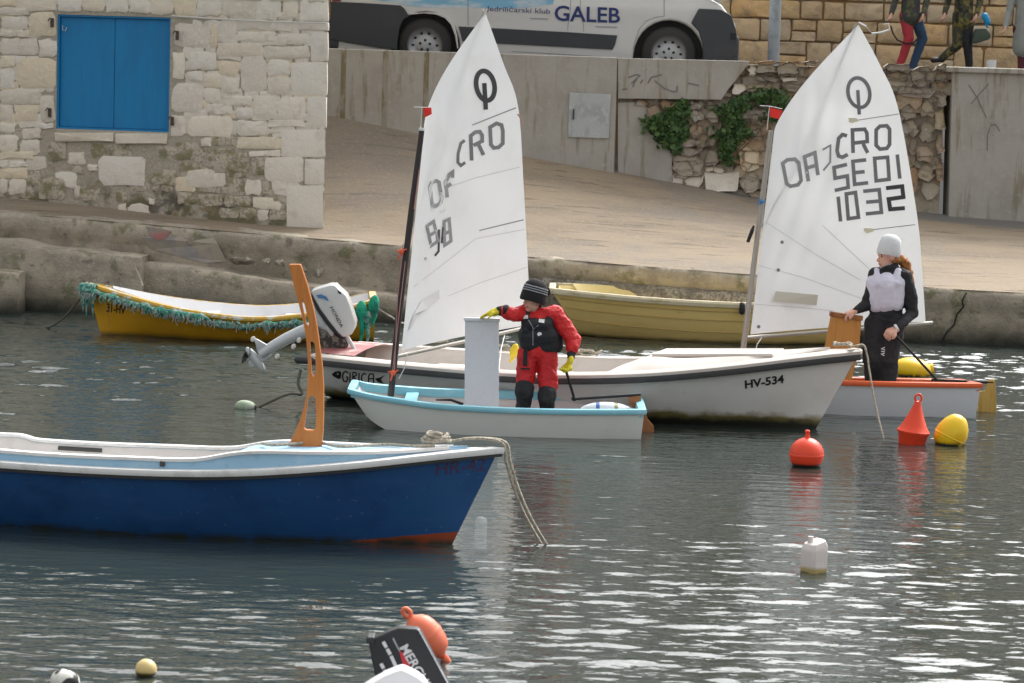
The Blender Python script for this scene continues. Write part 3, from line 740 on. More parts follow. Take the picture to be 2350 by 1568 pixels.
    while v < W.px(*z1(0, -6))[1] - .1:
        hh = random.uniform(.14, .26); u = uLeft - 1.6
        while u < uLeft - .1:
            ww = min(random.uniform(.2, .5), uLeft - u)
            stone(W, rq(u + .012, v + .012, u + ww - .012, v + hh - .012), .035, 'limestone', root, .012); u += ww
        v += hh
    # sill slabs
    for (x0, y0, x1, y1) in ((338, 812, 700, 868), (708, 818, 1026, 880)):
        q = [W.px(*z1(a, b)) for a, b in ((x0, y1), (x1, y1), (x1, y0), (x0, y0))]
        stone(W, q, .05, 'limestone', root, .006, 'sill', round_=.1)
    # window: frame, two leaves of boards
    win = link('window', MB().add([W.w(wx0, wz0, -.11), W.w(wx1, wz0, -.11), W.w(wx1, wz1, -.11), W.w(wx0, wz1, -.11)], [(0, 1, 2, 3)]), 'black', root)
    mb = MB(); fw = .022
    for (a, b, c, d) in ((wx0, wz0, wx0 + fw, wz1), (wx1 - fw, wz0, wx1, wz1), (wx0 + fw, wz1 - fw, wx1 - fw, wz1), (wx0 + fw, wz0, wx1 - fw, wz0 + fw)):
        P = [W.w(a, b, -.012), W.w(c, b, -.012), W.w(c, d, -.012), W.w(a, d, -.012)]; mb.prism(P, [], -W.n * .09)
    link('frame', mb, 'blue_paint', win)
    wm = (wx0 + wx1) / 2
    for s_, (a, b) in enumerate(((wx0 + fw + .004, wm - .003), (wm + .003, wx1 - fw - .004))):
        nb = 5
        for k in range(nb):
            ua, ub = lerp(a, b, k / nb) + .0002, lerp(a, b, (k + 1) / nb) - .0002
            P = [W.w(ua, wz0 + fw + .004, -.052), W.w(ub, wz0 + fw + .004, -.052), W.w(ub, wz1 - fw - .004, -.052), W.w(ua, wz1 - fw - .004, -.052)]
            link('board', MB().prism(P, [], -W.n * .03), 'blue_paint', win, bevel=.0004, seg=1)
    for (zx, zy) in ((327, 140), (312, 690), (1092, 218), (1062, 742)):
        u, v = W.px(*z1(zx, zy)); mb = MB().box(W.w(u, v, .045), (.035, .03, .10)).tube([W.w(u, v + .03, .04), W.w(u - .02, v + .05, .07), W.w(u - .035, v + .02, .08)], .008, 6)
        link('hinge_pin', mb, 'iron', root)
    u, v = W.px(*z1(390, 185)); link('hook', MB().tube([W.w(u - .03, v + .05, -.045), W.w(u - .02, v, -.03), W.w(u + .01, v - .01, -.03), W.w(u + .02, v + .03, -.045)], .005, 5), 'white_line', win)
    # cable conduit
    pa, pb = W.px(*z1(1060, 98)), W.px(*z1(2004, 142))
    n = 24; link('cable', MB().tube([W.w(lerp(pa[0], pb[0], k / n), lerp(pa[1], pb[1], k / n) - .012 * math.sin(math.pi * k / n), .055) for k in range(n + 1)], .009, 6), 'white_line', root)
build_house()

# ================================================================== RETAINING WALL, RUBBLE WALL, CONCRETE BOX
def build_walls():
    Wl = Wall((-10, WALLY), (10, WALLY))
    U = lambda x, y: Wl.px(x, y)
    zt = lambda X: U(1175 + X * 194, 0)[1] * 0 + interp(X, [(-10, 2.885), (-2.1, 2.875), (3, 2.865), (6, 2.86), (10, 2.85)])
    root = thing('retaining_wall', 'stained grey concrete retaining wall below the parked van', 'wall', (0, WALLY, 1.2))
    xa = -10.0
    uU = lambda x: U(x, 180)[0]
    # upright panels between joints
    js = [-300, 300, 788, 884, 978, 1418]
    for a, b in zip(js, js[1:]):
        ua, ub = uU(a) + .012, uU(b) - .012
        P = [Wl.w(ua, .8), Wl.w(ub, .8), Wl.w(ub, zt(ub - 10)), Wl.w(ua, zt(ua - 10))]
        link('panel', MB().prism(P, [], Vector((0, .35, 0))), 'concrete', root, bevel=.008)
    mb = MB()
    for j in js[2:5]:
        u = uU(j); mb.add([Wl.w(u - .035, 1.0, .003), Wl.w(u + .035, 1.0, .003), Wl.w(u + .03, 2.86, .003), Wl.w(u - .03, 2.86, .003)], [(0, 1, 2, 3)])
    link('joint', MB().prism([Wl.w(uU(-300), .8, -.03), Wl.w(uU(1418), .8, -.03), Wl.w(uU(1418), 2.84, -.03), Wl.w(uU(-300), 2.84, -.03)], [], Vector((0, .2, 0))), 'joint_stain', root)
    link_pieces('stain', mb, 'joint_stain', root)
    # beam over the rubble
    P = [Wl.w(*U(x, y)) for x, y in ((1418.5, 226), (1655, 229), (1675, 200), (1700, 170), (1722, 141), (1560, 137), (1418.5, 134))]
    beam = MB().prism(P, [], Vector((0, .4, 0))); link('beam', beam, 'concrete', root, bevel=.008)
    # pebbly render patch under the beam
    P = [Wl.w(u, v, -.06) for u, v in (U(1419, 500), U(1500, 500), U(1545, 440), U(1540, 330), U(1500, 260), U(1470, 236), U(1419, 236))]
    link('render_patch', MB().prism(P, [], Vector((0, .2, 0))).rough(.01, 5), 'concrete', root)
    # scribbles
    bb = beam.bvh()
    z2 = Z(1540, 120, 3.92)
    scr = [[z2(120, 290), z2(200, 262), z2(235, 270), z2(150, 350)], [z2(165, 385), z2(185, 330), z2(205, 310)], [z2(240, 350), z2(262, 310)], [z2(310, 350), z2(345, 290), z2(450, 262)],
           [z2(380, 322), z2(470, 395), z2(560, 432), z2(598, 425), z2(600, 372)], [z2(705, 345), z2(815, 370)], [z2(60, 410), z2(110, 400)]]
    link_pieces('scribble', strokes_mesh(scr, 3.2, bb, .004, 15), 'graffiti_ink', root)
    # steel cabinet door let into the wall
    c = [U(1303, 315), U(1397, 318), U(1402, 217), U(1307, 213)]
    cab = link('cabinet_door', MB().prism([Wl.w(u, v, .03) for u, v in c], [], Vector((0, .1, 0))), 'cabinet', root, bevel=.006)
    k = U(1316, 262); link('lock', MB().box(Wl.w(k[0], k[1], .035), (.02, .02, .12)), 'dark_metal', cab)
    # ---- rubble wall
    rb = thing('rubble_wall', 'old brown rubble stone wall with ivy hanging on it', 'wall', (3.5, WALLY, 1.2))
    base = MB().prism([Wl.w(uU(1419), .7, -.115), Wl.w(uU(2172), .7, -.115), Wl.w(uU(2172), 2.83, -.115), Wl.w(uU(1419), 2.83, -.115)], [], Vector((0, .4, 0)))
    link('core', base, 'rubble_mortar', rb)
    v = 1.0
    while v < 2.74:
        hh = min(random.uniform(.13, .24), 2.825 - v); u = uU(1545)
        while u < uU(2165):
            ww = random.uniform(.16, .38); 
            if (u < uU(1735) or v > 2.40 or random.random() < .12): stone(Wl, rq(u, v + .006, u + ww - .008, v + hh - .004), -.105 + random.uniform(-.012, .012), 'rubble', rb, .02, back=.1, round_=.25)
            u += ww
        v += hh
    zz = Z(1540, 120, 3.92)
    lst = """190,510,300,580 290,570,440,690 440,515,590,590 620,900,840,960 550,920,640,1050 560,1050,850,1240 640,970,860,1050 700,520,860,600 730,620,860,720 730,740,850,880 560,1200,850,1380
885,530,1010,610 890,620,1010,720 890,770,1000,850 890,870,970,970 1080,780,1210,880 1110,900,1200,980 885,990,1000,1160 1010,1050,1070,1110 875,1180,1060,1225 880,1230,1195,1415
1040,440,1140,480 1150,360,1270,440 1290,340,1520,420 1300,180,1380,270 1390,160,1580,250 1600,150,1780,260 1790,190,1900,290 1630,285,1790,340 1390,290,1600,330 1340,640,1440,760 1340,790,1440,910 1215,960,1390,1200 1220,1210,1400,1420 1830,330,1960,430 1260,500,1340,600 1380,130,1560,155 1580,130,1800,148 1820,130,1980,165 1660,360,1800,430 1100,600,1200,700"""
    for t in lst.split():
        x0, y0, x1, y1 = map(float, t.split(','))
        q = [U(*zz(a, b)) for a, b in ((x0, y1), (x1, y1), (x1, y0), (x0, y0))]
        m = 'limestone' if (x0 == 880 or x0 == 875 or random.random() < .15) else 'rubble'
        stone(Wl, q, -.07 + random.uniform(-.02, .015), m, rb, .022, back=.2, round_=.3 if x0 != 880 else .06)
    z3 = Z(1800, 0, 2.613)
    lst = """1080,425,1240,470 1250,440,1410,560 1420,425,1485,470 1420,480,1480,570 1090,480,1230,560 1170,570,1400,640 1180,680,1280,780 1190,790,1300,890 1280,960,1400,1060 1300,1080,1400,1180 1230,1100,1300,1260 1310,1190,1440,1300 1410,600,1480,700 1410,720,1470,860 1420,880,1470,1010 1300,660,1400,760 1310,800,1400,930 1240,900,1290,1080 1100,600,1160,680 1420,1050,1470,1180"""
    for t in lst.split():
        x0, y0, x1, y1 = map(float, t.split(','))
        q = [U(*z3(a, b)) for a, b in ((x0, y1), (x1, y1), (x1, y0), (x0, y0))]
        stone(Wl, q, -.085 + random.uniform(-.02, .015), 'rubble', rb, .022, back=.2, round_=.3)
    q0, q1 = U(1800, 400), U(1800, 145)
    v = q0[1] - .9                        # behind the sail
    while v < 2.75:
        hh = min(random.uniform(.13, .24), 2.825 - v); u = uU(1900)
        while u < uU(2045):
            ww = random.uniform(.18, .4); stone(Wl, rq(u, v + .015, u + ww - .02, v + hh - .01), -.085, 'rubble', rb, .025, back=.2, round_=.3); u += ww
        v += hh
    # ---- concrete box at the right
    bx = thing('concrete_block_wall', 'plain grey concrete wall slab with scratched cross at the right', 'wall', (7, WALLY, 1.0))
    P = [Wl.w(*U(2178, 500)), Wl.w(20, U(2178, 500)[1] - .5), Wl.w(20, 2.82), Wl.w(*U(2186, 157))]
    P[0].z -= .3
    sl = MB().prism(P, [], Vector((0, .5, 0))); link('slab', sl, 'concrete', bx, bevel=.012)
    a, b = U(2172, 156), U(2180, 148)
    link('coping', MB().box(Wl.w((a[0] + 20) / 2, 2.845, .0) + Vector((0, .25, 0)), (20 - a[0], .62, .06)), 'concrete', bx, bevel=.01)
    sb = sl.bvh()
    scr = [[z3(1625, 555), z3(1680, 640), z3(1740, 770)], [z3(1755, 548), z3(1690, 620), z3(1640, 680)], [z3(1745, 985), z3(1748, 880), z3(1770, 820), z3(1800, 812), z3(1828, 860)], [z3(1780, 880), z3(1786, 886)]]
    link_pieces('scratch', strokes_mesh(scr, 2.4, sb, .004, 15), 'graffiti_ink', bx)
    # ---- tall ashlar wall behind the road
    Wb = Wall((-14, 39.4), (14, 39.4))
    ab = thing('ashlar_wall', 'tall tan squared stone wall behind the road', 'wall', (5, 39.4, 2.5))
    link('core', MB().prism([Wb.w(0, 2.0), Wb.w(28, 2.0), Wb.w(28, 5.4), Wb.w(0, 5.4)], [], Vector((0, .5, 0))), 'ashlar_joint', ab)
    v = 2.46
    while v < 3.95:
        hh = random.choice([.20, .26, .30, .36]); u = 14 + 2.4 + random.uniform(0, .3)
        while u < 14 + 8.2:
            ww = random.uniform(.26, .62)
            if hh > .28 and random.random() < .3:
                stone(Wb, rq(u + .012, v + .012, u + ww - .012, v + hh * .48 - .01), .04, 'ashlar', ab, .008, round_=.08)
                stone(Wb, rq(u + .012, v + hh * .48 + .01, u + ww - .012, v + hh - .012), .04, 'ashlar', ab, .008, round_=.08)
            else: stone(Wb, rq(u + .012, v + .012, u + ww - .012, v + hh - .012), .04, 'ashlar', ab, .008, round_=.08)
            u += ww
        v += hh
    # unseen wooded slope above and behind, added so the water mirrors dark ground
    rows = []
    for j in range(14):
        row = []
        for i in range(60):
            X = -60 + 120 * i / 59; t = j / 13; Yv = 40.5 + 45 * t
            zz = 3.0 + 27 * t ** .75 + noise.noise(Vector((X * .13, Yv * .1, 3))) * 4 * t + noise.noise(Vector((X * .6, Yv * .5, 1))) * 1.2
            row.append(Vector((X, Yv, zz)))
        rows.append(row)
    struct(link('backdrop_hill', MB().grid(rows), 'backdrop_hill', smooth=80))
build_walls()

# ------------------------------------------------------------------ ivy
def ivy(label, blobs, n, Y, seed):
    rnd = random.Random(seed)
    c = at(blobs[0][0], blobs[0][1], Y)
    root = thing('ivy_plant', label, 'plant', c)
    mb = MB()
    tot = sum(b[2] * b[3] for b in blobs)
    for (bx, by, rx, ry) in blobs:
        for k in range(int(n * rx * ry / tot)):
            a = rnd.uniform(0, 6.283); q = rnd.random() ** .75 * (1.45 if rnd.random() < .12 else 1)
            p = at(bx + rx * q * math.cos(a), by + ry * q * math.sin(a), Y - rnd.uniform(0, .16) * (1.1 - q * .6))
            s_ = rnd.uniform(.014, .042); rot = Matrix.Rotation(rnd.uniform(-.9, .9), 3, 'X') @ Matrix.Rotation(rnd.uniform(-.9, .9), 3, 'Z') @ Matrix.Rotation(rnd.uniform(0, 6.28), 3, 'Y')
            pts = [(0, 0, -s_), (s_ * .8, 0, -s_ * .2), (s_ * .5, .006, s_ * .7), (0, 0, s_), (-s_ * .5, .006, s_ * .7), (-s_ * .8, 0, -s_ * .2)]
            mb.add([p + rot @ Vector(v) for v in pts], [(0, 1, 2, 3), (0, 3, 4, 5)])
    link('foliage', mb, 'leaf', root, recalc=False)
    st = MB()
    for i in range(len(blobs) - 1):
        a, b = blobs[i], blobs[i + 1]
        st.tube([at(a[0], a[1], Y - .01), at((a[0] + b[0]) / 2 + 6, (a[1] + b[1]) / 2, Y - .03), at(b[0], b[1], Y - .01)], .008, 5)
    link('stem', st, 'bark', root)
ivy('dense ivy clump under the concrete beam, left of the two', [(1560, 262, 26, 34), (1528, 282, 34, 26), (1500, 288, 32, 20), (1555, 300, 30, 24), (1545, 318, 34, 20), (1518, 310, 26, 18), (1548, 338, 18, 14), (1568, 236, 14, 14)], 800, WALLY + .06, 1)
ivy('straggling ivy trailing down beside the second sail, right of the two', [(1790, 232, 24, 26), (1748, 222, 30, 18), (1710, 236, 34, 18), (1672, 252, 32, 16), (1685, 280, 26, 24), (1700, 305, 24, 16), (1660, 300, 28, 8), (1672, 330, 20, 26), (1665, 352, 22, 16), (1672, 372, 14, 14), (1775, 262, 26, 16), (1650, 312, 14, 10)], 850, WALLY + .06, 2)

# ------------------------------------------------------------------ lamp post
def lamp_post():
    b = at(1775, 130, 36.9); b.z = 2.6
    root = thing('lamp_post', 'grey round steel lamp post standing beside the parked van', 'lamp post', b)
    link('pole', MB().lathe(b, [(.0, 0), (.11, 0), (.11, .02), (.078, .05), (.074, 1.2), (.06, 2.6), (.045, 5.0), (0, 5.0)], n=20), 'lamp_gray', root, smooth=40)
    link('base_plate', MB().box(b + Vector((0, 0, .012)), (.34, .34, .02)), 'lamp_gray', root)
    link('arm', MB().tube([b + Vector((0, 0, 4.95)), b + Vector((0, -.3, 5.2)), b + Vector((0, -.9, 5.25))], .03, 8), 'lamp_gray', root, smooth=40)
    link('lantern', MB().ellipsoid(b + Vector((0, -1.1, 5.22)), (.14, .32, .07)), 'lamp_gray', root, smooth=60)
lamp_post()

# ================================================================== VAN
def build_van():
    YV = 35.3
    A = at(975, 104, YV); Bp = at(1535, 124, YV)
    sc = (Bp.x - A.x) / 3.0
    tilt = math.atan2(Bp.z - A.z, Bp.x - A.x)
    ct, st_ = math.cos(tilt), math.sin(tilt)
    def V(lx, lz, dy=0): return Vector((A.x + (lx * ct - lz * st_) * sc, YV + dy, A.z + (lx * st_ + lz * ct) * sc))   # from the rear hub
    root = thing('van', 'white panel van with blue print and black bumpers on the upper road', 'van', V(1.5, -.335, 1.0))
    Wd = 2.0
    def arch(cx, r, n=14):           # over the wheel, left to right
        return [(cx - r * math.cos(math.pi * k / n), max(-.13, -.02 + r * math.sin(math.pi * k / n))) for k in range(n + 1)]
    ra = .43
    prof = [(-1.12, -.10), (-.43, -.10)] + arch(0, ra)[1:-1] + [(.44, -.13), (2.55, -.13)] + arch(3.0, ra)[1:-1] + [(3.44, -.12), (3.80, -.10), (3.84, .12), (3.80, .40), (3.62, .62), (3.30, .78), (2.95, .98), (2.42, 1.72), (2.2, 1.86), (1.6, 1.92), (-1.05, 1.92), (-1.14, 1.7), (-1.17, .5)]
    body = MB().prism([V(a, b) for a, b in prof], [], Vector((0, Wd, 0)))
    bo = link('body', body, 'van_white', root, bevel=.035, seg=3, smooth=35)
    bv = body.bvh()
    # dark wheel wells
    link('wheel_well', MB().box(V(0, .05, .58), (.92, .80, .82)), 'black', root); link('wheel_well', MB().box(V(3.0, .05, .58), (.92, .80, .82)), 'black', root)
    def clad(name, pts, m, d=.015, bev=.006):
        return link(name, MB().prism([at(x, y, YV - d) for x, y in pts], [], Vector((0, d + .02, 0))), m, root, bevel=bev)
    za, zb = Z(780, 0, 4.519), Z(1280, 0, 3.917)
    clad('rear_bumper', [za(215, 20), za(540, 32), za(1000, 62), za(1045, 100), za(1085, 165), za(1020, 240), za(985, 330), za(965, 470), za(960, 560), za(780, 545), za(330, 470), za(200, 440)], 'van_clad', .03, .012)
    link('rear_bumper', MB().box(V(-1.16, .1, 1.0), (.22, 2.04, .38)), 'van_clad', root, bevel=.04)
    clad('side_strip', [za(1655, 300), za(1700, 465), za(1760, 478), zb(0, 433), zb(540, 462), zb(985, 486), zb(1010, 440), zb(1032, 348), zb(545, 316), zb(0, 286)], 'van_clad', .02)
    clad('front_bumper', [zb(1830, 85), zb(2050, 95), zb(2150, 150), zb(2195, 290), zb(2212, 420), zb(2185, 560), zb(2140, 592), zb(1868, 592), zb(1868, 440), zb(1830, 310), zb(1755, 225)], 'van_clad', .035, .014)
    link('front_bumper', MB().box(V(3.78, .05, 1.0), (.16, 2.05, .40)), 'van_clad', root, bevel=.05)
    clad('fog_grille', [zb(2140, 320), zb(2195, 325), zb(2195, 390), zb(2140, 385)], 'black', .045, .003)
    clad('headlight', [zb(1900, -90), zb(2060, -40), zb(2040, 40), zb(1960, -5)], 'cabinet', .03)
    clad('tail_light', [za(220, -190), za(330, -190), za(325, 15), za(225, 15)], 'tail_red', .035)
    clad('arch_lip', [za(1085, 168), za(1120, 150), za(1300, 140), za(1440, 150), za(1540, 190), za(1600, 270), za(1640, 400), za(1655, 550), za(1640, 550), za(1615, 400), za(1570, 280), za(1500, 205), za(1400, 165), za(1260, 152), za(1130, 165)], 'van_white', .03, .004)
    # wheels
    for cx in (0, 3.0):
        c = V(cx, 0, .02); rot = Matrix.Rotation(R(90), 3, 'X')
        tyre = link('wheel', MB().lathe(c, [(.20, -.02), (.235, -.015), (.30, -.005), (.328, .03), (.335, .08), (.335, .16), (.325, .2), (.2, .22)], rot.transposed(), 40), 'tyre', root, smooth=50)
        link('rim', MB().lathe(c, [(.0, .035), (.07, .03), (.10, .045), (.15, .05), (.175, .035), (.195, .0), (.207, -.018), (.212, -.02), (.212, .02), (.2, .05)], rot.transposed(), 40), 'wheel_steel', tyre, smooth=40)
        mb = MB()
        for k in range(5):
            a = k * 2 * math.pi / 5 + .3; mb.ellipsoid(c + Vector((.062 * math.cos(a), .03, .062 * math.sin(a))), (.017, .014, .017), nu=8, nv=6)
        for k in range(10):
            a = k * 2 * math.pi / 10; mb.ellipsoid(c + Vector((.148 * math.cos(a), .045, .148 * math.sin(a))), (.02, .014, .015), nu=8, nv=6)
        link_pieces('wheel_hole', mb, 'black', tyre, smooth=60)
    # windows above the picture
    link('windscreen', MB().prism([V(2.95, 1.0, .12), V(2.95, 1.0, 1.88), V(2.43, 1.72, 1.8), V(2.43, 1.72, .2)], [], V(.02, .015) - V(0, 0)), 'glass_dark', root)
    link('side_window', MB().prism([V(1.85, 1.02, -.006), V(2.75, 1.0, -.006), V(2.38, 1.62, -.006), V(1.9, 1.66, -.006)], [], Vector((0, .02, 0))), 'glass_dark', root)
    # printed band and seams
    band = [za(560, -20), za(1000, -20), za(1765, -20), za(2330, -20), zb(330, -40), zb(420, -30), zb(400, 40), zb(250, 66), zb(0, 84), za(1900, 90), za(1500, 95), za(1200, 80), za(1050, 60), za(900, 25)]
    link('print_band', poly_decal(band, bv, .004), 'van_blue', root)
    seams = [[za(1762, -100), za(1764, 290)], [zb(575, -60), zb(570, 120), zb(548, 250), zb(546, 300)], [zb(672, -60), zb(668, 120), zb(700, 240), zb(702, 310)], [zb(1490, -60), zb(1490, 160), zb(1400, 172), zb(1310, 210), zb(1245, 290), zb(1205, 400), zb(1185, 540)], [zb(0, 505), zb(600, 540), zb(1160, 578)]]
    link_pieces('seam', strokes_mesh(seams, 1.1, bv, .006, 30), 'van_seam', root)
    g = text_decal('GALEB', zb(416, 205), zb(1058, 230), zb(418, 52), bv, .008, .018); link_pieces('letter', g, 'print_navy', root)
    bl, br, tl = za(1968, 142), zb(372, 152), za(1972, 62)
    link_pieces('letter', text_decal('Jedriličarski klub', bl, br, tl, bv, .008), 'print_navy', root)
    link_pieces('letter', strokes_mesh([[zb(175, 182), zb(360, 186)], [zb(820, 262), zb(1030, 268)]], 2.4, bv, .008), 'print_gray', root)
build_van()

# ================================================================== BOAT HULLS
class Hull:
    def __init__(s, S, ex, L, b, sh, k, e, rake, nt=34, nv=10):
        s.S = Vector(S); s.ex = Vector(ex).normalized(); s.ey = Vector((-s.ex.y, s.ex.x, 0)); s.L = L
        s.b, s.sh, s.k, s.e, s.rake, s.nt, s.nv = b, sh, k, e, rake, nt, nv
    heel = 0.0
    def loc(s, lx, ly, lz): return s.S + s.ex * lx + s.ey * ly + Vector((0, 0, lz - s.heel * ly))
    def P(s, t, v, side, inset=0, zmin=None):
        k, sh = interp(t, s.k), interp(t, s.sh); z = k + (sh - k) * v
        y = interp(t, s.b) * v ** interp(t, s.e); y = max(0, y - inset) if inset else y
        if zmin is not None: z = max(z, zmin)
        return s.loc(s.L * t + s.rake * (z / s.sh[-1][1]) * t ** 7 - inset * t ** 9 * 2, y * side, z)
    def ts(s, a=0, b=1, n=None):
        n = n or s.nt; return [a + (b - a) * i / (n - 1) for i in range(n)]
    def shell(s, inset=0, zmin=None, a=0.0, b=1.0, vtop=1.0):
        mb = MB(); vsn = [i / s.nv * vtop for i in range(s.nv + 1)]
        rows = []
        for t in s.ts(a, b):
            rows.append([s.P(t, v, -1, inset, zmin) for v in reversed(vsn)] + [s.P(t, v, 1, inset, zmin) for v in vsn[1:]])
        mb.grid(rows)
        o = len(mb.v); mb.v += rows[0]; mb.f.append(tuple(range(o, o + len(rows[0])))); mb.m.append(0)
        if interp(1, s.b) > .05 and b == 1:
            o = len(mb.v); mb.v += rows[-1]; mb.f.append(tuple(range(o, o + len(rows[-1])))); mb.m.append(0)
        return mb
    def sheer(s, side, a=0, b=1, n=None, dz=0, inset=0):
        return [s.P(t, 1, side, inset) + Vector((0, 0, dz)) for t in s.ts(a, b, n)]
    def rim(s, sec, dz=0, inset=0, around=True, mirror=True):
        """sweep along both sheers: one loop from stern near, round bow, to stern far"""
        near = s.sheer(-1, dz=dz, inset=inset); far = s.sheer(1, dz=dz, inset=inset)
        path = near + far[::-1] if (near[-1] - far[-1]).length > .03 else near + far[::-1][1:]
        return MB().sweep(path, sec, closed=around)

def SM(pts, n=40):                     # smooth a polyline of (t, v) with cosine easing -> dense table
    out = []
    xs = [p[0] for p in pts]; ys = [p[1] for p in pts]
    for i in range(n + 1):
        x = xs[0] + (xs[-1] - xs[0]) * i / n
        for j in range(len(xs) - 1):
            if x <= xs[j + 1] + 1e-9: break
        m = [0] * len(xs)
        for q in range(len(xs)):
            a = max(0, q - 1); b = min(len(xs) - 1, q + 1); m[q] = (ys[b] - ys[a]) / (xs[b] - xs[a])
        h = xs[j + 1] - xs[j]; u = (x - xs[j]) / h
        out.append((x, (2 * u ** 3 - 3 * u * u + 1) * ys[j] + (u ** 3 - 2 * u * u + u) * h * m[j] + (-2 * u ** 3 + 3 * u * u) * ys[j + 1] + (u ** 3 - u * u) * h * m[j + 1]))
    return out

def rope_obj(name, label, pts, r, m='rope', parent=None):
    # smooth path
    P = [Vector(p) for p in pts]; out = []
    for i in range(len(P) - 1):
        p0, p1, p2, p3 = P[max(i - 1, 0)], P[i], P[i + 1], P[min(i + 2, len(P) - 1)]
        for k in range(6):
            t = k / 6; out.append(.5 * ((2 * p1) + (p2 - p0) * t + (2 * p0 - 5 * p1 + 4 * p2 - p3) * t * t + (3 * p1 - p0 - 3 * p2 + p3) * t ** 3))
    out.append(P[-1])
    mb = MB().tube(out, r, 6)
    if parent is not None: return link(name, mb, m, parent, smooth=60)
    o = link(name, mb, m, smooth=60, loc=P[0]); return tag(o, label, 'rope')

# ---------------------------------------------------------------- blue boat
def blue_boat():
    B = wz(1038, 1249); a = R(9); ex = Vector((math.cos(a), -math.sin(a), 0)); L = 3.75
    S = B - ex * L
    h = Hull(S, ex, L, SM([(0, .35), (.2, .44), (.45, .50), (.65, .475), (.82, .35), (.93, .17), (1, .014)]),
             SM([(0, .41), (.2, .398), (.45, .395), (.65, .418), (.82, .485), (1, .60)]), SM([(0, -.05), (.5, -.16), (.85, -.14), (1, -.03)]),
             SM([(0, .5), (.5, .38), (.8, .6), (1, .8)]), .27)
    h.heel = .055
    root = thing('rowing_boat', 'dark blue wooden boat with light blue foredeck in the foreground', 'boat', S)
    hm = h.shell(); link('hull', hm, 'hull_blue', root, smooth=45)
    link('lining', h.shell(.035, .06), 'white_inside', root, smooth=45)
    link('rub_rail', h.rim([(.0, -.045), (.022, -.045), (.026, -.028), (.022, -.024), (0, -.024)], around=False), 'rail_black', root, smooth=40)
    link('rail', h.rim([(-.05, -.024), (.034, -.024), (.04, -.005), (.034, .012), (-.05, .012)], around=False), 'rail_white', root, smooth=40)
    # washboard: light blue, rising to the foredeck
    def wh(t): return interp(t, SM([(0, .085), (.2, .085), (.235, .085), (.262, .062), (.5, .062), (.60, .064), (.655, .096), (.70, .102), (.8, .068), (.9, .028), (.96, .012), (1.0, .004)], 120))
    for side in (-1, 1):
        out, inn, rt = [], [], []
        T = h.ts(0, .985, 90)
        rows = []
        for t in T:
            p = h.P(t, 1, side, .05); q = h.P(t, 1, side, .085); k = wh(t)
            rows.append([p + Vector((0, 0, .0)), p + Vector((0, 0, k)), q + Vector((0, 0, k)), q + Vector((0, 0, -.05))])
        wb = link('washboard', MB().grid(rows), 'light_blue', root, smooth=40)
        cap = [h.P(t, 1, side, .066) + Vector((0, 0, wh(t) + .006)) for t in T if t < .97]
        link('cap', MB().sweep(cap, [(-.03, -.006), (-.03, .012), (.03, .012), (.03, -.006)]), 'rail_white', wb, smooth=40)
        # white inner planking
        rows = [[h.P(t, 1, side, .088) + Vector((0, 0, wh(t) - .006)), h.P(t, .6, side, .085), h.P(t, .3, side, .06)] for t in h.ts(.02, .66, 60)]
        link('ceiling_plank', MB().grid(rows), 'white_inside', root, smooth=40)
    # foredeck
    rows = []
    for t in h.ts(.655, .985, 24):
        p, q = h.P(t, 1, -1, .06), h.P(t, 1, 1, .06); k = wh(t) - .004
        rows.append([p.lerp(q, i / 8) + Vector((0, 0, k + .02 * math.sin(math.pi * i / 8))) for i in range(9)])
    link('foredeck', MB().grid(rows), 'light_blue', root, smooth=50)
    t = .655; p, q = h.P(t, 1, -1, .06), h.P(t, 1, 1, .06); k = wh(t)
    link('bulkhead', MB().add([p + Vector((0, 0, k)), q + Vector((0, 0, k)), h.P(t, .45, 1, .06), h.P(t, .45, -1, .06)], [(0, 1, 2, 3)]), 'white_inside', root)
    for tt in (.12, .40):
        p, q = h.P(tt, 1, -1, .07), h.P(tt, 1, 1, .07); c = (p + q) / 2 - Vector((0, 0, .13))
        link('thwart', MB().box(c, (.24, (p - q).length * .8, .03), Matrix.Rotation(-a, 3, 'Z')), 'white_inside', root, bevel=.006)
    # oarlock pad, bolts
    T = [h.P(.30, 1, 1, .085) + Vector((0, 0, .03)), h.P(.375, 1, 1, .085) + Vector((0, 0, .028))]
    link('oar_pad', MB().tube([p - h.ey * .012 for p in T], .014, 6), 'rail_black', root)
    p = h.P(.545, 1, -1, .045) + Vector((0, 0, .045)); link('cleat', MB().box(p, (.03, .02, .035)), 'dark_metal', root, bevel=.004)
    # faded number at the bow
    bv = hm.bvh()
    mm = merge(text_decal('HR-421', (1000, 1092), (1128, 1078), (1004, 1062), bv, .004)); link_pieces('letter', mm, 'faded_number', root)
    # coil of mooring rope and rope on the foredeck
    deckz = lambda t: wh(t) + .02
    C = h.P(.93, 1, -1, 0).lerp(h.P(.93, 1, 1, 0), .5) + Vector((0, 0, deckz(.93) + .03))
    pts = []
    for k in range(40):
        an = k * .62; rr = .085 - .0009 * k; pts.append(C + Vector((rr * math.cos(an) * 1.1, rr * math.sin(an) * .8, .0014 * k + .008 * math.sin(k * 1.7))))
    rope_obj('rope_coil', 'coil of pale mooring rope on the blue boat\'s bow', pts, .012)
    pts = [h.P(t, 1, -1, 0).lerp(h.P(t, 1, 1, 0), .42 + .16 * math.sin(t * 60)) + Vector((0, 0, deckz(t) + .016)) for t in np.linspace(.68, .93, 18)]
    rope_obj('deck_rope', 'thin pale rope lying along the blue boat\'s foredeck', pts, .009)
    tip = h.P(1, 1, 1) + Vector((0, 0, .03))
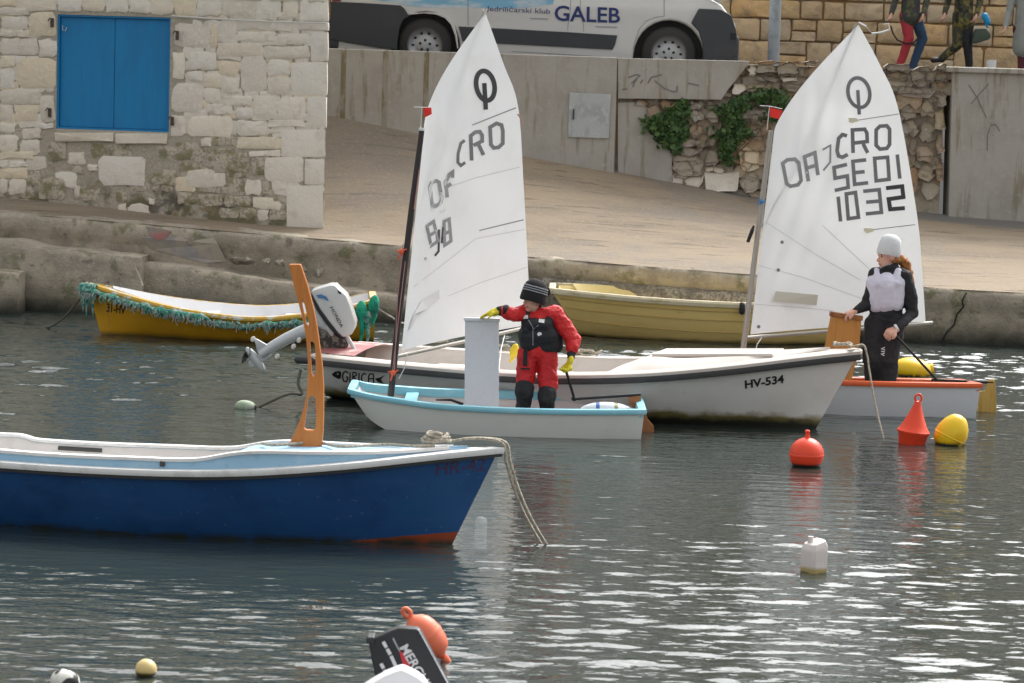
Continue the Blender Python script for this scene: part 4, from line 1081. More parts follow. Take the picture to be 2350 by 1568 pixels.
    for i, (ox, lab) in enumerate(((0, 'left strand of the double mooring rope falling from the blue bow'), (1, 'right strand of the double mooring rope falling from the blue bow'))):
        e = wz(1248 + 14 * i, 1258 + 4 * i, -.03); s0 = C + Vector((.05, 0, 0)); mid = tip + Vector((.012 + .022 * i, -.02 + .03 * i, .012))
        q = [s0, (s0 + mid) / 2 + Vector((0, 0, .025)), mid]
        for k in range(1, 8):
            t = k / 7; p = mid.lerp(e, t); p.z -= .05 * math.sin(math.pi * t) * (1 - .3 * t); p.x -= .02 * math.sin(math.pi * t); q.append(p)
        rope_obj('mooring_rope', lab, q, .0085)
    # slotted upright board
    base = h.P(.76, 1, -1, 0).lerp(h.P(.76, 1, 1, 0), .5); Yp = base.y
    ol = [(663, 607), (690, 607), (706, 655), (718, 700), (727, 745), (734, 795), (740, 840), (743, 890), (743, 950), (741, 1000), (738, 1029), (661, 1024), (676, 994), (690, 960), (699, 930), (705, 898), (707, 860), (706, 815), (702, 775), (696, 740), (686, 700), (674, 655)]
    sl = [[(692, 694), (695, 688), (699, 700), (704, 722), (709, 742), (708, 750), (703, 745), (698, 722)],
          [(711, 786), (717, 784), (722, 790), (724, 820), (724, 858), (719, 866), (715, 858), (713, 822)],
          [(707, 916), (715, 908), (724, 914), (725, 950), (724, 984), (719, 988), (702, 987), (698, 983), (702, 950)]]
    mb = MB().prism([at(x, y, Yp) for x, y in ol], [[at(x, y, Yp) for x, y in q] for q in sl], Vector((0, .045, 0)))
    pr = link('slotted_board', mb, 'orange_wood', loc=(base.x, base.y, base.z + .1), bevel=.004, seg=1)
    tag(pr, 'tall curved orange wooden board with three slots upright on the blue boat', 'wooden board')
mat('faded_number', (.075, .035, .09), .5)
blue_boat()

# ---------------------------------------------------------------- white boat with outboard
def white_boat():
    B = wz(1872, 1001); B = B + Vector((B.x * .018, .42, 0)); a = R(17); ex = Vector((math.cos(a), -math.sin(a), 0)); L = 4.15
    S = B - ex * L
    h = Hull(S, ex, L, SM([(0, .56), (.2, .65), (.45, .69), (.65, .63), (.82, .45), (.93, .22), (1, .018)]),
             SM([(0, .385), (.2, .37), (.45, .365), (.65, .41), (.82, .50), (1, .645)]), SM([(0, -.02), (.5, -.14), (.85, -.12), (1, -.03)]),
             SM([(0, .42), (.5, .36), (.8, .6), (1, .85)]), .33)
    root = thing('motor_boat', 'white motor boat with black rubbing strake and a painted fish name', 'boat', S)
    hm = h.shell(); link('hull', hm, 'hull_white', root, smooth=45)
    link('lining', h.shell(.05, .08), 'deck_beige', root, smooth=45)
    link('rub_rail', h.rim([(.0, -.062), (.026, -.062), (.034, -.04), (.028, -.012), (0, -.012)], around=True), 'rail_black', root, smooth=40)
    link('gunwale', h.rim([(-.11, -.014), (.026, -.014), (.03, .012), (.0, .03), (-.11, .026)], around=True), 'deck_beige', root, smooth=40)
    for side in (-1, 1):
        rows = [[h.P(t, 1, side, .11) + Vector((0, 0, .02)), h.P(t, .8, side, .15), h.P(t, .5, side, .14)] for t in h.ts(.03, .9, 40)]
        link('inner_side', MB().grid(rows), 'deck_beige', root, smooth=50)
    # fore cuddy with rounded coaming, hatch board
    def fd(t): return interp(t, SM([(.60, -.02), (.64, .035), (.68, .075), (.73, .055), (.82, .04), (.92, .015), (.99, .0)], 60))
    rows = []
    for t in h.ts(.605, .985, 30):
        p, q = h.P(t, 1, -1, .08), h.P(t, 1, 1, .08)
        rows.append([p.lerp(q, i / 10) + Vector((0, 0, .02 + fd(t) * (1 if 0 < i < 10 else .1) + .02 * math.sin(math.pi * i / 10))) for i in range(11)])
    link('foredeck', MB().grid(rows), 'deck_beige', root, smooth=60)
    t = .605; p, q = h.P(t, 1, -1, .08), h.P(t, 1, 1, .08)
    link('bulkhead', MB().add([p + Vector((0, 0, .02)), q + Vector((0, 0, .02)), h.P(t, .45, 1, .08), h.P(t, .45, -1, .08)], [(0, 1, 2, 3)]), 'white_inside', root)
    pa, pb = at(1598, 815, h.P(.8, 1, 0).y), at(1862, 815, h.P(.9, 1, 0).y)
    c = h.loc(L * .80, 0, interp(.80, h.sh) + .085)
    link('hatch_board', MB().box(c, (1.0, .46, .028), Matrix.Rotation(-a, 3, 'Z') @ Matrix.Rotation(R(-3.5), 3, 'Y')), 'deck_beige', root, bevel=.008)
    for tt in (.22, .45):
        p, q = h.P(tt, 1, -1, .1), h.P(tt, 1, 1, .1); c = (p + q) / 2 - Vector((0, 0, .1))
        link('thwart', MB().box(c, (.26, (p - q).length * .85, .03), Matrix.Rotation(-a, 3, 'Z')), 'deck_beige', root, bevel=.006)
    # stern deck, red
    rows = []
    for t in h.ts(.0, .085, 6):
        p, q = h.P(t, 1, -1, .08), h.P(t, 1, 1, .08); rows.append([p.lerp(q, i / 6) + Vector((0, 0, .035 + .035 * math.sin(math.pi * i / 6))) for i in range(7)])
    link('stern_deck', MB().grid(rows), 'deck_red', root, smooth=50)
    p = h.P(.0, 1, -1); link('rail_end', MB().capsule(p + Vector((.1, 0, -.03)), .034, p + Vector((-.12, .02, -.025)), .034), 'rail_black', root, smooth=60)
    for tt in (.33, .56, .59):
        p = h.P(tt, 1, -1, -.005) + Vector((0, 0, .012)); link('bolt', MB().ellipsoid(p, (.012, .012, .012), nu=8, nv=6), 'dark_metal', root)
    # tangle of line on the side deck
    for i, tt in enumerate((.16, .30, .48)):
        c = h.P(tt, 1, 1, .02) + Vector((0, 0, .05)); pts = [c + Vector((.09 * math.cos(k * .8) + .004 * k, .06 * math.sin(k * .8), .02 * math.sin(k * 1.3) + (.045 if i == 0 else .01))) for k in range(18)]
        rope_obj('rope_tangle', '', pts, .008, parent=root)
    bv = hm.bvh()
    zb = Z(1700, 540, 2.613)
    link_pieces('letter', merge(text_decal('HV-534', zb(425, 1130), zb(680, 1092), zb(423, 1075), bv, .006, .03)), 'black', root)
    zc = Z(700, 820, 3.917)
    letters = [[[zc(668, 445), zc(645, 425), zc(620, 440), zc(612, 480), zc(622, 520), zc(648, 528), zc(662, 505), zc(662, 482), zc(645, 482)],
                [zc(686, 435), zc(684, 535)], [zc(690, 400), zc(690, 408)], [zc(712, 535), zc(714, 432)], [zc(719, 434), zc(745, 440), zc(748, 462), zc(722, 478), zc(756, 532)],
                [zc(774, 440), zc(772, 540)], [zc(778, 402), zc(778, 410)], [zc(845, 458), zc(822, 445), zc(802, 465), zc(797, 505), zc(810, 535), zc(842, 530)],
                [zc(866, 540), zc(868, 470), zc(882, 450), zc(910, 452), zc(916, 470), zc(916, 540)], [zc(872, 498), zc(912, 498)]]][0]
    link_pieces('letter', strokes_mesh(letters, 3.0, bv, .006, 10), 'black', root)
    link('fish_head', poly_decal([zc(505, 455), zc(535, 430), zc(575, 422), zc(596, 428), zc(600, 460), zc(592, 497), zc(570, 500), zc(530, 480)], bv, .006), 'black', root)
    link('fish_eye', poly_decal([zc(558, 446), zc(572, 446), zc(572, 458), zc(558, 458)], bv, .010), 'rail_white', root)
    link('fish_tail', poly_decal([zc(930, 495), zc(975, 488), zc(1030, 460), zc(985, 505), zc(1015, 548), zc(955, 528)], bv, .006), 'black', root)
    # bow line
    tip = h.P(1, 1, 1) + Vector((0, 0, .04))
    pts = []
    for k in range(22):
        t = k / 21; c = h.P(.985, 1, 1) + Vector((0, 0, .045)); pts.append(c + Vector((.07 * math.cos(k * .7) - .05, .05 * math.sin(k * .7), .01 * math.sin(k * 2.1) + .02)))
    rope_obj('bow_rope', 'knotted rope round the white motor boat\'s bow', pts, .012)
    e = wz(2030, 1015, -.03); q = [tip + Vector((-.06, 0, .0)), tip + Vector((.02, -.02, .02)), tip + Vector((.05, -.04, -.05))]
    for k in range(1, 8):
        t = k / 7; p = q[2].lerp(e, t); p.z -= .05 * math.sin(math.pi * t); q.append(p)
    rope_obj('mooring_rope', 'mooring rope falling from the white motor boat\'s bow into the water', q, .0085)
    # stern line to green float
    f0 = at(690, 850, h.P(0, 1, -1).y - .02)
    q = [f0, at(684, 880, f0.y - .05), at(692, 905, f0.y - .1), at(660, 905, f0.y - .3), wz(592, 935, .0)]
    rope_obj('stern_rope', 'dark rope hanging from the white motor boat\'s stern', q, .012, 'rope_dark')
    return h
WH = white_boat()

# ---------------------------------------------------------------- outboards
def rounded(poly, Yc, half, m, name, parent, bev=.04, seg=3):
    mb = MB().prism([at(x, y, Yc - half) for x, y in poly], [], Vector((0, 2 * half, 0)))
    return link(name, mb, m, parent, bevel=bev, seg=seg, smooth=50), mb
def honda():
    z = Z(600, 640, 4.9)
    Yc = WH.S.y - .18
    root = thing('outboard_motor', 'silver tilted outboard motor on the white boat\'s stern', 'outboard motor', at(*z(1080, 1150), Yc))
    cow, mb = rounded([z(868, 432), z(960, 400), z(1100, 360), z(1165, 362), z(1215, 415), z(1300, 490), z(1345, 600), z(1415, 820), z(1405, 900), z(1365, 965), z(1262, 1000), z(1190, 930), z(1080, 790), z(980, 650), z(905, 520)], Yc, .15, 'motor_silver', 'cowl', root, .035)
    rounded([z(870, 470), z(905, 525), z(985, 655), z(1085, 795), z(1195, 935), z(1262, 1002), z(1235, 1012), z(1165, 950), z(1050, 815), z(950, 670), z(880, 530)], Yc, .155, 'motor_black', 'cowl_seal', root, .004, 1)
    rounded([z(872, 520), z(955, 680), z(1055, 825), z(1165, 955), z(1120, 1000), z(1060, 920), z(960, 880), z(905, 700)], Yc, .13, 'motor_leg', 'lower_cowl', root, .02)
    rounded([z(965, 880), z(1060, 880), z(1160, 960), z(1290, 1010), z(1330, 1100), z(1290, 1140), z(1110, 1150), z(1010, 1110), z(960, 980)], Yc, .10, 'motor_grime', 'clamp_bracket', root, .015)
    link('tiller_handle', MB().capsule(at(*z(1310, 985), Yc - .08), .018, at(*z(1405, 1145), Yc - .1), .016), 'boat_white', root, smooth=60)
    # leg
    leg = MB().tube([at(*z(960, 860), Yc), at(*z(740, 940), Yc), at(*z(560, 1020), Yc), at(*z(400, 1110), Yc), at(*z(250, 1210), Yc)], [.062, .056, .05, .046, .042], 12)
    link('leg', leg, 'motor_leg', root, smooth=60)
    rounded([z(150, 1005), z(205, 1020), z(330, 1090), z(410, 1110), z(300, 1200), z(210, 1170), z(190, 1080)], Yc, .02, 'motor_leg', 'skeg_plate', root, .006)
    link('gearcase', MB().ellipsoid(at(*z(190, 1270), Yc), (.04, .04, .13), Matrix.Rotation(R(-38), 3, 'Y')), 'motor_leg', root, smooth=60)
    rounded([z(95, 1300), z(240, 1200), z(400, 1150), z(380, 1230), z(230, 1330), z(120, 1370)], Yc, .018, 'motor_leg', 'fin', root, .006)
    pr = MB(); hub = at(*z(85, 1205), Yc)
    ax = (at(*z(85, 1205), Yc) - at(*z(230, 1290), Yc)).normalized()
    s1 = ax.cross(Vector((0, 1, 0))).normalized(); s2 = ax.cross(s1)
    for k in range(3):
        an = k * 2.094 + .5; d = s1 * math.cos(an) + s2 * math.sin(an); e = ax.cross(d)
        pr.add([hub + e * .02 + ax * .02, hub + d * .05 + e * .045 + ax * .02, hub + d * .10 + ax * .0, hub + d * .05 - e * .045 - ax * .02, hub - e * .02 - ax * .02], [(0, 1, 2, 3, 4)])
    pr.ellipsoid(hub, (.025, .025, .03), nu=10, nv=8)
    link('propeller', pr, 'motor_black', root)
    for q in ((160, 1020), (655, 1110), (455, 1232), (722, 1032)): link('anode', MB().ellipsoid(at(*z(*q), Yc - .05), (.02, .012, .026), Matrix.Rotation(R(25), 3, 'Y'), nu=10, nv=8), 'anode', root, smooth=60)
    bv = mb.bvh()
    link_pieces('letter', text_decal('HONDA', z(1098, 632), z(1232, 880), z(1138, 620), bv, .012, .01), 'motor_black', root)
    link('wing_mark', poly_decal([z(930, 482), z(990, 470), z(1060, 500), z(1090, 560), z(1050, 540), z(1010, 520), z(965, 518)], bv, .012), 'print_blue', root)
    link('vent', poly_decal([z(1195, 420), z(1245, 455), z(1225, 470), z(1200, 450)], bv, .010), 'motor_black', root)
honda()

def front_motor():
    z = Z(860, 1480, 6.876); Yc = 12.2
    root = thing('outboard_motor', 'black tilted outboard motor with red stripe at the bottom edge', 'outboard motor', at(1010, 1700, Yc))
    ol = [z(425, 860), z(530, 770), z(730, 675), z(930, 592), z(1255, 612), z(1310, 650), z(1560, 1110), z(1810, 1568), z(1960, 1860), z(1500, 2150), z(900, 2100), z(640, 1900), z(545, 1470), z(470, 1120)]
    ol = [(x, y + 4) for x, y in ol]
    co, mb = rounded(ol, Yc, .035, 'motor_black', 'cowl', root, .02, 3)
    z_ = z; z = lambda a, b: (z_(a, b)[0] - 2, z_(a, b)[1] + 1)
    link('edge_trim', strokes_mesh([[z(1292, 632), z(1330, 690), z(1560, 1110), z(1800, 1560), z(1900, 1760)]], 3.5, mb.bvh(), .006, 12), 'print_gray', root)
    bv = mb.bvh()
    link('stripe', poly_decal([z(960, 1000), z(1035, 1045), z(1110, 1150), z(1195, 1390), z(1300, 1640), z(1240, 1640), z(1040, 1290)], bv, .006), 'print_red', root)
    link('stripe', poly_decal([z(790, 665), z(808, 660), z(905, 850), z(985, 1010), z(965, 1020), z(880, 870)], bv, .007), 'print_gray', root)
    link_pieces('letter', text_decal('MERCURY', z(965, 960), z(1490, 1840), z(1110, 880), bv, .008, .02), 'print_white', root)
    link_pieces('print_mark', strokes_mesh([[z(690, 850), z(745, 950)], [z(758, 972), z(812, 1070)], [z(824, 1092), z(905, 1270)], [z(650, 1225), z(695, 1310)], [z(706, 1332), z(740, 1400)]], 8, bv, .008, 8), 'print_white', root)
    link('cowl_latch', MB().box(at(*z(480, 790), Yc), (.035, .1, .03)), 'motor_black', root, bevel=.006)
    c = at(*z(1200, 2000), Yc); link('leg', MB().tube([c, c + Vector((.12, 0, -.3)), c + Vector((.2, 0, -.75))], [.08, .06, .05], 10), 'motor_black', root, smooth=60)
    link('clamp_bracket', MB().box(c + Vector((-.12, 0, -.1)), (.12, .2, .3)), 'motor_black', root, bevel=.02)
    # the boat that carries it, mostly below the picture
    S = at(1150, 1800, 12.0); S.z = 0
    S = Vector((-.16, 12.05, 0)); ex = Vector((-.12, -1, 0)).normalized()
    h = Hull(S, ex, 2.9, SM([(0, .45), (.4, .58), (.8, .4), (1, .02)]), SM([(0, .25), (.5, .22), (1, .26)]), SM([(0, -.05), (.5, -.12), (1, -.03)]), SM([(0, .4), (.6, .4), (1, .8)]), .2)
    b = thing('dinghy', 'white boat below the black outboard, only its raised corner in view', 'boat', S)
    link('hull', h.shell(), 'boat_white', b, smooth=45); link('lining', h.shell(.04, .03), 'boat_white', b, smooth=45)
    link('gunwale', h.rim([(-.04, -.02), (.03, -.02), (.03, .02), (-.04, .02)]), 'boat_white', b, smooth=40)
    Yf = 11.9; zf = Z(860, 1480, 6.876)
    poly = [zf(250, 1720), zf(480, 1572), zf(720, 1440), zf(930, 1358), zf(985, 1346), zf(1040, 1362), zf(1130, 1405), zf(1260, 1470), zf(1370, 1560), zf(1480, 1740), zf(1500, 2300), zf(250, 2300)]
    rounded(poly, Yf, .06, 'boat_white', 'corner_coaming', b, .03, 3)
front_motor()

# ---------------------------------------------------------------- yellow boat with net
def yellow_boat():
    B = wz(232, 768); a = R(4); ex = Vector((-math.cos(a), -math.sin(a), 0)); L = 2.72
    S = B - ex * L
    h = Hull(S, ex, L, SM([(0, .42), (.25, .56), (.5, .60), (.75, .47), (.92, .22), (1, .02)]),
             SM([(0, .44), (.15, .34), (.4, .255), (.6, .28), (.8, .36), (1, .50)]), SM([(0, -.02), (.5, -.1), (1, -.02)]), SM([(0, .4), (.5, .34), (1, .8)]), .15)
    root = thing('rowing_boat', 'yellow boat with white inside and a green net fringe along its rim', 'boat', S)
    hm = h.shell(); link('hull', hm, 'hull_yellow', root, smooth=45)
    link('lining', h.shell(.035, .05), 'boat_white', root, smooth=45)
    link('gunwale', h.rim([(-.05, -.02), (.02, -.02), (.025, .0), (.015, .02), (-.05, .02)], around=True), 'yellow_trim', root, smooth=40)
    for tt in (.3, .62):
        p, q = h.P(tt, 1, -1, .05), h.P(tt, 1, 1, .05); link('thwart', MB().box((p + q) / 2 - Vector((0, 0, .08)), (.2, (p - q).length, .025)), 'boat_white', root, bevel=.005)
    # inner lip on the far side, the wide white surface in the picture
    for side in (-1, 1):
        rows = [[h.P(t, 1, side, .05) + Vector((0, 0, .02)), h.P(t, .75, side, .075), h.P(t, .4, side, .06), h.P(t, .2, side, .05)] for t in h.ts(.02, .95, 40)]
        link('inner_side', MB().grid(rows), 'boat_white', root, smooth=60)
    near = 1 if h.ey.y < 0 else -1
    path = [h.P(t, 1, near, -.03) + Vector((0, 0, -.03 - .02 * math.sin(t * 9) ** 2 - (.03 if .2 < t < .6 else 0))) for t in h.ts(.12, 1, 70)]
    far = [h.P(t, 1, -near, -.02) + Vector((0, 0, -.02)) for t in h.ts(.93, .99, 6)]
    net = MB().tube(path + far[::-1], [.029 + .012 * math.sin(i * 1.3) * math.sin(i * .37) for i in range(76)], 9).rough(.022, 14)
    fr = link('net_fringe', net, 'net', root, smooth=60)
    rnd = random.Random(3); st = MB()
    for i in range(240):
        t = rnd.uniform(.13, .99); p = h.P(t, 1, near, -.055 - rnd.random() * .02) + Vector((0, 0, -.05)); l = rnd.uniform(.02, .07) * (1.5 if rnd.random() < .1 else 1)
        st.tube([p, p + Vector((rnd.uniform(-.015, .015), 0, -l * .5)), p + Vector((rnd.uniform(-.02, .02), 0, -l))], [.006, .005, .003], 4)
    o = link('strand', st, 'net_gray', fr); o['kind'] = 'stuff'
    st = MB()
    for i in range(70):
        t = rnd.uniform(.13, .99); p = h.P(t, 1, near, -.06 - rnd.random() * .02) + Vector((0, 0, -.03)); l = rnd.uniform(.03, .09)
        st.tube([p, p + Vector((rnd.uniform(-.03, .03), -.01, -l * .5)), p + Vector((rnd.uniform(-.03, .03), 0, -l))], [.011, .009, .004], 4)
    o = link('strand', st, 'net', fr); o['kind'] = 'stuff'
    # bow drape and knotted bunches at the stern
    bw = h.P(1, 1, near)
    mb = MB()
    for k in range(9):
        p = bw + Vector((-.06 + .02 * k, -.02 - .012 * k, .0)); mb.tube([p + Vector((.02, .03, .01)), p, p + Vector((.01, -.01, -.1)), p + Vector((.012 - .01 * (k % 3), 0, -.16 - .05 * (k % 4)))], [.012, .016, .012, .005], 5)
    link('net_drape', mb.rough(.01, 20), 'net', root, smooth=60)
    for (x, y, r, l, m) in ((828, 715, .065, .34, 'net_bright'), (858, 700, .06, .22, 'net_bright'), (842, 728, .05, .40, 'net')):
        p = at(x, y, h.P(.02, 1, near).y - .05); mb = MB().ellipsoid(p, (r, r * .8, r * 1.5)).tube([p, p + Vector((.01, 0, -l * .5)), p + Vector((-.01, 0, -l))], [r * .7, r * .35, r * .15], 8).rough(.02, 16)
        link('net_bundle', mb, m, root, smooth=60)
    bv = hm.bvh()
    link_pieces('letter', text_decal('31-HV', (244, 716), (287, 722), (245, 696), bv, .006, .015), 'motor_black', root)
    link('bow_stripe', strokes_mesh([[(247, 692), (248, 752)]], 1.6, bv, .005, 10), 'yellow_trim', root)
    s0 = bw + Vector((0, 0, -.06)); e = wz(88, 755, -.02)
    rope_obj('mooring_rope', 'sagging mooring rope from the yellow boat\'s bow into the water at left', [s0, s0.lerp(e, .3) + Vector((0, 0, -.07)), s0.lerp(e, .65) + Vector((0, 0, -.09)), e], .011, 'rope_dark')
    q0 = h.P(.0, 1, near) + Vector((0, 0, -.06)); q1 = at(935, 742, 29.4)
    rope_obj('stern_rope', 'pale rope tied at the yellow boat\'s stern beside the black mast', [q0, q0.lerp(q1, .5) + Vector((0, 0, -.02)), q1, q1 + Vector((.6, .7, .02))], .011)
    q = at(305, 603, 30.55)
    rope_obj('quay_rope', 'thin rope hanging from the quay wall to the yellow boat', [q, at(318, 630, 30.4), at(328, 656, 29.4)], .007)
yellow_boat()

# ---------------------------------------------------------------- tan dinghy
def tan_boat():
    near = wz(1330, 783); far = wz(1900, 801)
    ex = Vector((-1, .02, 0)); L = 2.75
    S = Vector((near.x + L + .02, near.y + .56, 0))
    h = Hull(S, ex, L, SM([(0, .50), (.3, .62), (.6, .64), (.85, .54), (.95, .44), (1, .32)]), SM([(0, .44), (.4, .43), (.75, .45), (1, .49)]), SM([(0, -.04), (.5, -.1), (.9, -.06), (1, -.02)]), SM([(0, .35), (.5, .3), (1, .5)]), .32)
    root = thing('dinghy', 'plain tan plastic dinghy with lapped planks moored along the quay', 'boat', S)
    hm = h.shell(); link('hull', hm, 'hull_tan', root, smooth=45)
    link('lining', h.shell(.04, .04), 'tan_inside', root, smooth=45)
    link('gunwale', h.rim([(-.05, -.035), (.022, -.035), (.028, .0), (.015, .02), (-.05, .02)]), 'tan_rail', root, smooth=40)
    nr = 1 if h.ey.y < 0 else -1
    for v in (.42, .66, .84):
        path = [h.P(t, v, nr, -.004) for t in h.ts(.01, .99, 40)]
        link('strake', MB().sweep(path, [(-.02, -.004), (.006, -.004), (.004, .004), (-.02, .012)] if nr < 0 else [(.02, -.004), (-.006, -.004), (-.004, .004), (.02, .012)]), 'strake_tan', root, smooth=30)
    for side in (-1, 1):
        rows = [[h.P(t, 1, side, .05) + Vector((0, 0, .02)), h.P(t, .75, side, .08), h.P(t, .3, side, .05)] for t in h.ts(.02, .97, 60)]
        link('inner_side', MB().grid(rows), 'tan_inside', root, smooth=60)
    for tt in (.25, .6):
        p, q = h.P(tt, 1, -1, .05), h.P(tt, 1, 1, .05); link('thwart', MB().box((p + q) / 2 - Vector((0, 0, .1)), (.24, (p - q).length, .03)), 'tan_inside', root, bevel=.006)
    link('oarlock', MB().capsule(at(1703, 700, h.P(.4, 1, nr).y - .02), .03, at(1703, 716, h.P(.4, 1, nr).y - .02), .03), 'motor_black', root, smooth=60)
tan_boat()

# ================================================================== OPTIMISTS
def optimist(label, stern_near, Lx, hullm, deckm, zs, zb, Ycen, rudderm, tiller_px, bags, heel=0.0):
    """pram dinghy lying along X, bow to the left"""
    x1 = stern_near; x0 = x1 - Lx
    root = thing('sailing_dinghy', label, 'sailing dinghy', ((x0 + x1) / 2, Ycen, 0))
    N = 30
    def st(t):       # t 0 bow .. 1 stern -> half beams, heights
        b = interp(t, SM([(0, .285), (.15, .40), (.35, .52), (.6, .565), (.8, .55), (1, .485)]))
        c = interp(t, SM([(0, .25), (.15, .33), (.35, .43), (.6, .47), (.8, .46), (1, .41)]))
        s = interp(t, SM([(0, zb), (.06, zb - .028), (.16, lerp(zb, zs, .62)), (.3, lerp(zb, zs, .9)), (.6, zs), (1, zs + .01)]))
        k = interp(t, SM([(0, .095), (.06, .04), (.15, -.03), (.35, -.09), (.6, -.11), (1, -.05)]))
        return b, c, s, k
    rows, inr = [], []
    for i in range(N + 1):
        t = i / N; b, c, s, k = st(t); x = lerp(x0, x1, t)
        rk = .135 * (1 - t) ** 10; rs = .02 * t ** 10
        xb = x + rk * (1 if True else 0) - rs
        rows.append([Vector((x, Ycen - b, s)), Vector((lerp(x, xb, .5), Ycen - (b + c) / 2 - .012, (s + k) / 2)), Vector((xb, Ycen - c, k)), Vector((xb, Ycen, k - .015)), Vector((xb, Ycen + c, k)), Vector((lerp(x, xb, .5), Ycen + (b + c) / 2 + .012, (s + k) / 2)), Vector((x, Ycen + b, s))])
        w_ = .025; xi = min(max(xb, x0 + .05), x1 - .03)
        inr.append([Vector((min(max(x, x0 + .03), x1 - .03), Ycen - b + w_, s - .003)), Vector((xi, Ycen - c + w_, k + .03)), Vector((xi, Ycen, k + .02)), Vector((xi, Ycen + c - w_, k + .03)), Vector((min(max(x, x0 + .03), x1 - .03), Ycen + b - w_, s - .003))])
    for rr_ in (rows, inr):
        for r in rr_:
            for p in r: p.z -= heel * (p.y - Ycen)
    mb = MB().grid(rows)
    for r in (rows[0], rows[-1]):
        o = len(mb.v); mb.v += r; mb.f.append(tuple(range(o, o + len(r)))); mb.m.append(0)
    link('hull', mb, hullm, root, smooth=25)
    mi = MB().grid(inr)
    for r in (inr[0], inr[-1]):
        o = len(mi.v); mi.v += r; mi.f.append(tuple(range(o, o + len(r)))); mi.m.append(0)
    link('lining', mi, 'white_inside', root, smooth=25)
    loop = [r[0] for r in rows] + [rows[-1][0].lerp(rows[-1][-1], k / 6) for k in range(1, 6)] + [r[-1] for r in rows[::-1]] + [rows[0][-1].lerp(rows[0][0], k / 6) for k in range(1, 6)]
    link('gunwale', MB().sweep(loop, [(-.05, -.05), (-.045, .012), (-.02, .02), (.016, .016), (.024, -.004), (.016, -.022), (-.01, -.022), (-.012, -.05)], closed=True), deckm, root, smooth=50)
    # mast thwart, mid thwart, board case
    b, c, s, k = st(.20); link('mast_thwart', MB().box((lerp(x0, x1, .205), Ycen, s - .035), (.10, 2 * b - .06, .025)), deckm, root, bevel=.006)
    b, c, s, k = st(.52); link('mid_thwart', MB().box((lerp(x0, x1, .52), Ycen, k + .12), (.05, 2 * c - .02, .17)), 'white_inside', root, bevel=.006)
    link('board_case', MB().box((lerp(x0, x1, .45), Ycen, k + .13), (.40, .05, .20)), 'white_inside', root, bevel=.006)
    for i, (xa, xb_, yy, rr) in enumerate(bags):
        mbg = MB(); nseg = 14; rws = []
        for j in range(nseg + 1):
            u = j / nseg; r = rr * math.sin(math.pi * min(1, max(0, u * .92 + .04))) ** .35
            rws.append([Vector((lerp(xa, xb_, u), Ycen + yy + r * math.cos(q * math.pi / 8), .125 + r * .9 * math.sin(q * math.pi / 8))) for q in range(16)])
        mbg.grid(rws, 0, closeu=True)
        for q in range(len(mbg.m)): mbg.m[q] = 1 if (q // 16) in (4,) else (2 if (q // 16) in (9,) else 0)
        link('buoyancy_bag', mbg, ['bag_white', 'bag_blue', 'bag_olive'], root, smooth=70, recalc=True)
    # rudder
    tx = x1; rz = zs
    rp = [(tx + .012, rz + .06), (tx + .10, rz + .05), (tx + .12, rz - .03), (tx + .05, rz - .06), (tx + .035, -.3), (tx + .20, -.35), (tx + .20, -.05)]
    return root, st, x0, x1

def sail_geo(tack, throat, leech, camber, nu=26, nv=40, seed=0):
    """luff tack->throat, leech list clew..peak; sail is the ruled surface with belly away from the camera"""
    def lf(v): return tack.lerp(throat, v)
    n = len(leech) - 1
    d = [0]
    for a, b in zip(leech, leech[1:]): d.append(d[-1] + (b - a).length)
    d = [x / d[-1] for x in d]
    def le(v):
        for j in range(n):
            if v <= d[j + 1] + 1e-9: break
        u = (v - d[j]) / (d[j + 1] - d[j]); P = leech
        p0, p1, p2, p3 = P[max(j - 1, 0)], P[j], P[j + 1], P[min(j + 2, n)]
        return .5 * ((2 * p1) + (p2 - p0) * u + (2 * p0 - 5 * p1 + 4 * p2 - p3) * u * u + (3 * p1 - p0 - 3 * p2 + p3) * u ** 3)
    nn = (leech[0] - tack).cross(throat - tack).normalized()
    if nn.y < 0: nn = -nn
    def S(u, v):
        p = lf(v).lerp(le(v), u); q = math.sin(math.pi * min(1, u ** .75)) * camber * (1 - .35 * v) * min(1, .35 + v * 3)
        fold = .017 * math.sin(u * 9 + v * 16 + seed) * math.sin(math.pi * u) * (.25 + v) + .012 * math.sin((u * 1.6 + (1 - v)) * 22 + seed) * math.exp(-((u - .55 * v) / .25) ** 2)
        return p + nn * (q + fold * (1 - v ** 8) * min(1, v * 8) * min(1, u * 8) * min(1, (1 - u) * 8))
    rows = [[S(i / nu, j / nv) for i in range(nu + 1)] for j in range(nv + 1)]
    return MB().grid(rows), S, nn

def stroke_sail(root, name, strokes, w_, bv, m, off=.006): return link_pieces('letter' if name == 'lettering' else name, strokes_mesh(strokes, w_, bv, off, 8), m, root)
def opt_logo(root, cx, cy, rx, ry, w_, sk, bv, m):
    ring = [(cx + rx * math.cos(a) - sk * ry * math.sin(a), cy - ry * math.sin(a)) for a in np.linspace(0, 2 * math.pi, 33)]
    ring[-1] = ring[0]
    link_pieces('class_emblem', merge(strokes_mesh([ring], w_, bv, .006, 20), strokes_mesh([([(cx - 2 - sk * 4, cy - 6), (cx + 1, cy + ry + w_ * 1.9)], w_ * .95)], w_, bv, .009, 8)), m, root)

